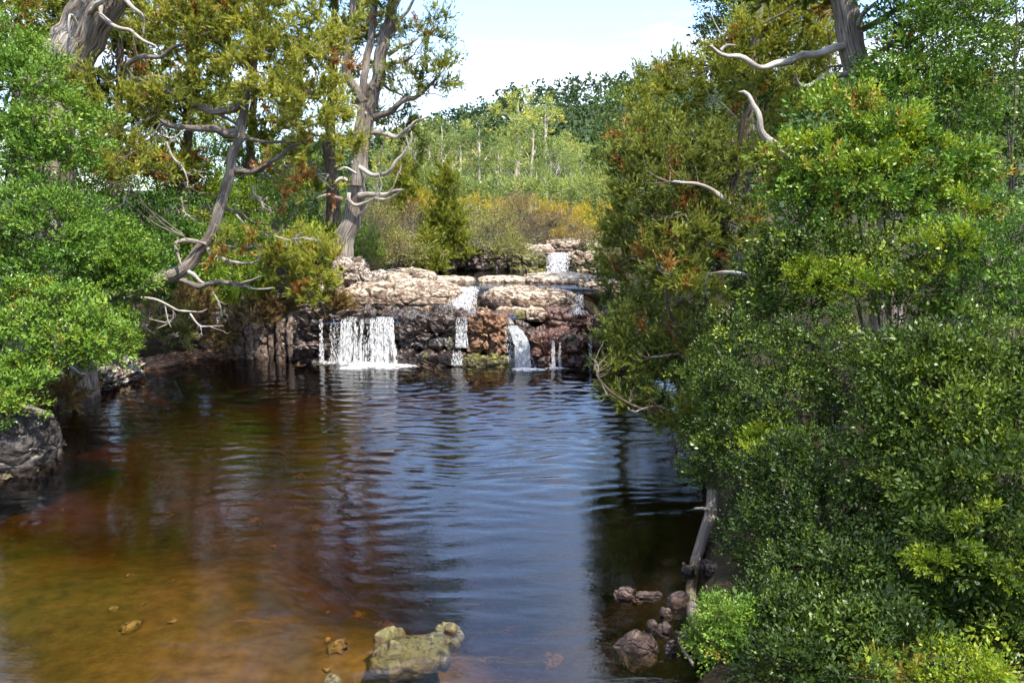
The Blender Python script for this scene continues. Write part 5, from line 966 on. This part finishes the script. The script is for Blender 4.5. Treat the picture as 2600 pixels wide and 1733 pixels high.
# big bare trunk on the right
Yt = 13.8; bN = stem_base(2290, 480, Yt); nb = lambda pts, r, m='dead', a=0., e=0.: (pxpath(pts, Yt+a, Yt+e), r, m)
tree('pencil_pine', 'big grey-brown pine trunk with bleached dead limbs at the upper right', 'tree', bN, [([bN, at(2245, 360, Yt), at(2192, 234, Yt), at(2171, 164, Yt), at(2150, 60, Yt), at(2140, -10, Yt), at(2125, -120, Yt), at(2110, -260, Yt)], .25, .16)],
     [nb(((2140, 117), (2084, 131), (2028, 147), (1967, 164), (1902, 154), (1846, 140), (1813, 122), (1797, 112)), .068, 'dead', -.1, -.9), nb(((2160, 186), (2108, 194), (2070, 206), (2042, 217), (2019, 206), (2010, 192)), .05, 'dead', -.1, -.8), nb(((2175, 80), (2229, 51), (2285, 23), (2346, 0), (2400, -30)), .055, 'bark', -.1, -.5),
      nb(((2190, 160), (2257, 122), (2313, 89), (2341, 56), (2374, 28)), .05, 'bark', -.1, -.5), nb(((2178, 65), (2206, 23), (2229, -5)), .05, 'dead', -.15, -.5), nb(((2200, 68), (2235, 60), (2271, 49)), .028, 'dead', -.1, -.4), nb(((2192, 192), (2211, 215), (2225, 252), (2248, 280), (2295, 299)), .05, 'dead', -.25, -.6),
      nb(((1830, 128), (1845, 117), (1868, 118)), .03, 'dead', -.8, -.9), nb(((2165, 165), (2110, 170), (2085, 182)), .025, 'bark', .15, .3)],
     [dict(lobes=[L_(2130, -120, 13.8, 200, 90), L_(2260, -160, 13.8, 200, 120), L_(2060, -60, 14.5, 120, 60)], n=120, per=13, r=.28, protos=P_PINE_FAR, mat=M['pine_dark'], tint=(.45, .16), dead=.06)], R(10), bark='bark', twigs=(25, .018))
# ---- right bank: beech bushes, from the top down
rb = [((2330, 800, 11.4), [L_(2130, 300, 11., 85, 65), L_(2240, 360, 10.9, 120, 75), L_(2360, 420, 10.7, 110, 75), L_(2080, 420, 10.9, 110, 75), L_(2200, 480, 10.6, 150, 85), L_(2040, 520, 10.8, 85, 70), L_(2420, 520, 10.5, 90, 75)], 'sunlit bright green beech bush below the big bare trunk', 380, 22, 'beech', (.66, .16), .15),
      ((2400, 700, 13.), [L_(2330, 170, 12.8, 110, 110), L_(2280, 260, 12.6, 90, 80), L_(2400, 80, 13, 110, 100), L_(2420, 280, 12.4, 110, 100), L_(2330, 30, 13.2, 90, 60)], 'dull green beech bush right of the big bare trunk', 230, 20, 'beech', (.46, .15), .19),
      ((2620, 700, 12.), [L_(2530, 120, 12, 130, 150), L_(2560, 330, 11.6, 120, 120), L_(2480, 430, 11.4, 100, 80), L_(2560, -60, 12, 180, 120), L_(2680, 200, 11.5, 150, 220), (np.array((6.6, 5.0, 7.4)), (1.7, 1.9, 1.1)), (np.array((6.4, 7.6, 8.0)), (1.5, 1.5, 1.0)), (np.array((5.2, 3.2, 7.6)), (1.5, 1.5, 1.0))], 'tall dark beech in the upper right corner, with added unseen shade lobes', 330, 18, 'beech_dark', (.42, .15), .22),  # last three lobes are out of view, added to shade the lower right bank
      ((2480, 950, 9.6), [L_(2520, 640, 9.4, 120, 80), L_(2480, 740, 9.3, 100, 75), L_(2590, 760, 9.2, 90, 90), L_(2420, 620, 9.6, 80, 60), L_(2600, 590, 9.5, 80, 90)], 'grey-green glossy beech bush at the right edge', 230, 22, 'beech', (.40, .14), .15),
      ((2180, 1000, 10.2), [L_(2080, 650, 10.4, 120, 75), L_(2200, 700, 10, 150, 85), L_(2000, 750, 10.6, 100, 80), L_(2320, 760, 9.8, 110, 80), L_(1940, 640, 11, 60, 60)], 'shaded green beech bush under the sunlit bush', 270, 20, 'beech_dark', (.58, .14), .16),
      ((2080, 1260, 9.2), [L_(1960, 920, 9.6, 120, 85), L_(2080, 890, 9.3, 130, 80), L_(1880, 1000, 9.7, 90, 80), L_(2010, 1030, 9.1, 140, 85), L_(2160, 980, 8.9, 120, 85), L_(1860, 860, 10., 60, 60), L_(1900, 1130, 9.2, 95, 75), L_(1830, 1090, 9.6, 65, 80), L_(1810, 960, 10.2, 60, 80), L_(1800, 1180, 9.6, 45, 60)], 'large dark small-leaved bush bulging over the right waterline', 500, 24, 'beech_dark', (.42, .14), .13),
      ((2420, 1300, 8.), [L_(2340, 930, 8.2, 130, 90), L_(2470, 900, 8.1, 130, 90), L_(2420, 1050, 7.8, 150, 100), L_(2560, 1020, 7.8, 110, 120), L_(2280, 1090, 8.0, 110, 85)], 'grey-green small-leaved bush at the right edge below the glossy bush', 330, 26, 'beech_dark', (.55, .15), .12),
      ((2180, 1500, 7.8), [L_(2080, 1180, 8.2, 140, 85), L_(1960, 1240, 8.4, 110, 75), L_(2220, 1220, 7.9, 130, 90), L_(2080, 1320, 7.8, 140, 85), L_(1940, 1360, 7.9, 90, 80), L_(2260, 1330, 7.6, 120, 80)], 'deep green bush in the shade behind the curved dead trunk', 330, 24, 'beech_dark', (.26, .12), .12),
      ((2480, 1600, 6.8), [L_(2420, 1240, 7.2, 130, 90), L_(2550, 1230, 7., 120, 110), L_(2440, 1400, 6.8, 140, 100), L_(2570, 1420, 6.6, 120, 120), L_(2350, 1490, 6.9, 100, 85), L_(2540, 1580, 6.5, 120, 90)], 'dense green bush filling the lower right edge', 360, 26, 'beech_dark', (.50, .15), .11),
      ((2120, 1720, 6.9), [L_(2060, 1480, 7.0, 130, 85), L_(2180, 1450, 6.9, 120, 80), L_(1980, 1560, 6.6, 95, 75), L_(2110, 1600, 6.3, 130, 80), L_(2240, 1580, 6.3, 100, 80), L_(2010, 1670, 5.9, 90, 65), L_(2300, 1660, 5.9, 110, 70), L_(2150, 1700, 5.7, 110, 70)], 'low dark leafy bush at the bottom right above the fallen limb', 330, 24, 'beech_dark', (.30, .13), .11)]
rb += [((2500, 560, 18.), [L_(2480, 330, 18, 170, 150), L_(2600, 200, 18, 150, 170), L_(2380, 150, 18.5, 130, 120), L_(2520, 0, 18, 180, 120), L_(2640, 450, 17, 130, 150)], 'dark beech thicket far behind the upper right corner', 300, 26, 'beech_dark', (.4, .15), .34)]
rb += [((1790, 900, 18.), [L_(1720, 560, 19, 100, 90), L_(1800, 700, 17.5, 100, 100), L_(1710, 760, 18.5, 100, 90), L_(1780, 880, 16.5, 90, 80), L_(1690, 890, 18, 80, 60), L_(1880, 800, 15, 90, 110), L_(1860, 480, 17.5, 90, 110)], 'dark beech thicket behind the olive pine at the right waterline', 300, 22, 'beech_dark', (.34, .14), .3)]
tip = {0: [([L_(2140, 265, 10.9, 70, 40), L_(2230, 330, 10.7, 90, 45), L_(2330, 400, 10.4, 90, 50), L_(2080, 380, 10.7, 70, 40), L_(2180, 440, 10.3, 90, 40), L_(2450, 560, 10., 50, 50)], 60, 12, .14, 'tip', .95)], 3: [([L_(2420, 640, 9.2, 40, 40), L_(2380, 700, 9.3, 30, 30), L_(2340, 620, 9.5, 30, 25)], 16, 12, .12, 'tip', .9)], 4: [([L_(2150, 720, 9.6, 90, 45), L_(2060, 700, 9.9, 50, 30)], 30, 12, .12, 'tip', .8)],
       5: [([L_(1960, 1130, 8.8, 85, 30), L_(2000, 1160, 8.7, 60, 30), L_(1890, 1120, 9., 35, 22)], 34, 12, .11, 'tip', .85)], 6: [([L_(2340, 960, 7.9, 40, 25), L_(2560, 1150, 7.4, 40, 45), L_(2480, 880, 7.8, 30, 25)], 14, 11, .10, 'tip', .8)], 8: [([L_(2400, 1420, 6.5, 80, 30), L_(2560, 1490, 6.3, 50, 40), L_(2480, 1330, 6.6, 40, 30)], 20, 11, .10, 'tip', .75)], 9: [([L_(2150, 1510, 6.8, 50, 25)], 9, 11, .10, 'tip', .7)]}
for i, (bp, lobes, lab, n, per, mt, tn_, r) in enumerate(rb):
    p = at(*bp); bb = np.array((p[0], p[1], gz(p[0], p[1])))
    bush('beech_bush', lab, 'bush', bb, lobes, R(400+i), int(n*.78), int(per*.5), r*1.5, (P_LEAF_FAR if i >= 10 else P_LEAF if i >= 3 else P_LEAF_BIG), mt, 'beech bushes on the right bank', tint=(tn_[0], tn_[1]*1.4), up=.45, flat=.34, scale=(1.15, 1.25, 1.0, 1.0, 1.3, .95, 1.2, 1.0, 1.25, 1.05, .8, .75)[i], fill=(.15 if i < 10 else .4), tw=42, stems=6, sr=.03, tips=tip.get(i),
         deads={0: ((pxpath(((2280, 560), (2240, 545), (2200, 500)), 10.5), .02, 3, 2),), 3: ((pxpath(((2400, 850), (2430, 830), (2450, 800)), 9.2), .02, 3, 2),), 5: ((pxpath(((2090, 905), (2140, 880), (2190, 890)), 9.), .012, 3, 1),), 9: ((pxpath(((2160, 1490), (2210, 1480), (2250, 1462)), 6.9), .012, 3, 1),), 6: ((pxpath(((2560, 1130), (2590, 1120), (2640, 1130)), 7.4), .012, 3, 2),)}.get(i, ()))
for i, (px, py, Y, rx, ry, lab, mt, pr) in enumerate(((1845, 1600, 6.5, 75, 85, 'small bright green bush leaning over the shallows', 'beech', P_LEAF), (2440, 1700, 5.6, 110, 55, 'yellow-green leafy sprigs in the bottom right corner', 'tip', P_LEAF), (2250, 1725, 5.7, 75, 45, 'yellow-green feathery pine shoots at the bottom edge', 'pine', P_PINE), (2080, 1745, 6.2, 60, 40, 'strap-leaved tuft at the bottom edge', 'understory', P_PINE_LONG))):
    p = at(px, py+ry*.9, Y); bb = np.array((p[0], p[1], gz(p[0], p[1])))
    bush(('beech_bush', 'beech_sprig', 'young_pine', 'strap_leaf_tuft')[i], lab, 'bush', bb, [L_(px, py, Y, rx, ry), L_(px-rx*.4, py+ry*.4, Y, rx*.6, ry*.6), L_(px+rx*.4, py+ry*.5, Y, rx*.6, ry*.55)], R(450+i), (70, 50, 40, 14)[i], (13, 9, 12, 10)[i], .085, pr, mt, stems=5, sr=.016, tw=25, tint=((.62, .12), (.6, .2), (.72, .08), (.3, .15))[i], up=.7, scale=(.75, .8, .6, .9)[i], fill=.2)
# ---- dead wood at the water
t = thing('dead_trunk', 'curved smooth grey dead trunk standing in the right-hand shallows', 'dead trunk', gnd(1775, 1600, 0))
V, F, U = tube([gnd(1790, 1640, -.1), gnd(1764, 1575, .05), at(1752, 1500, 8.05), at(1764, 1440, 8.5), at(1785, 1370, 8.8), at(1805, 1290, 9.1), at(1812, 1240, 9.3)], .055, .075, 12, .05, wob=.02, flute=.12, seed=3.3); mesh('trunk', V, F, M['log'], t, uv=U)
V, F, U = tube([at(1806, 1295, 9.1), at(1785, 1290, 8.95), at(1760, 1290, 8.85)], .022, .012, 7, .04, seed=2.); mesh('branch', V, F, M['dead'], t, uv=U)
def log(name, label, pts, r, mat='log', forks=0):
    t = thing(name, label, 'log', pts[0]); V, F, U = tube(pts, r, r*.6, 10, r*.8, wob=r*.5, flute=.15, seed=pts[0][0]*7); mesh('trunk', V, F, M[mat], t, uv=U)
    if forks: tubes('branch', deadwood([pts[-2], (pts[-2]+pts[-1])/2+np.array((0, 0, .08)), pts[-1]+np.array((.1, 0, .12))], r*.4, R(77), forks, 1), M['dead'], t)
log('fallen_limb', 'pale fallen limb lying behind the small bright green bush', pxpath(((1900, 1620), (1960, 1632), (2020, 1640), (2070, 1645)), 6.9, 6.6), .035, 'dead')
log('driftwood', 'thin grey driftwood branch half in the water at the back left', [gnd(288, 908, .35), gnd(320, 925, .18), gnd(358, 941, .02)], .055, 'log', 2)
log('driftwood', 'dark weathered log resting on the left boulder', [gnd(40, 1032, .95), gnd(90, 1044, .9), gnd(138, 1058, .78)], .075)
log('driftwood', 'bleached stick slanting down the left bank to the water', [gnd(180, 925, .5), gnd(200, 938, .35), gnd(220, 952, .15)], .035, 'dead')
# ---- a moth in the air by the right-hand bushes
mo = at(2440, 865, 7.6); t = thing('moth', 'small pale moth hovering in front of the right-hand bushes', 'moth', mo)
V, F, U = tube([mo+np.array((-.012, 0, -.012)), mo, mo+np.array((.010, 0, .014))], .004, .003, 6, .004); mesh('body', V, F, M['twig'], t, uv=U)
for s in (-1, 1):
    W = np.array(((0, 0, 0), (s*.018, -.006, .020), (s*.034, -.004, .012), (s*.030, 0, -.006), (s*.012, .002, -.012), (0, .001, -.004)))+mo
    mesh('wing', W, np.array(((0, 1, 2), (0, 2, 3), (0, 3, 4), (0, 4, 5))), M['foam'] if False else M['dead'], t, uv=W[:, :2])
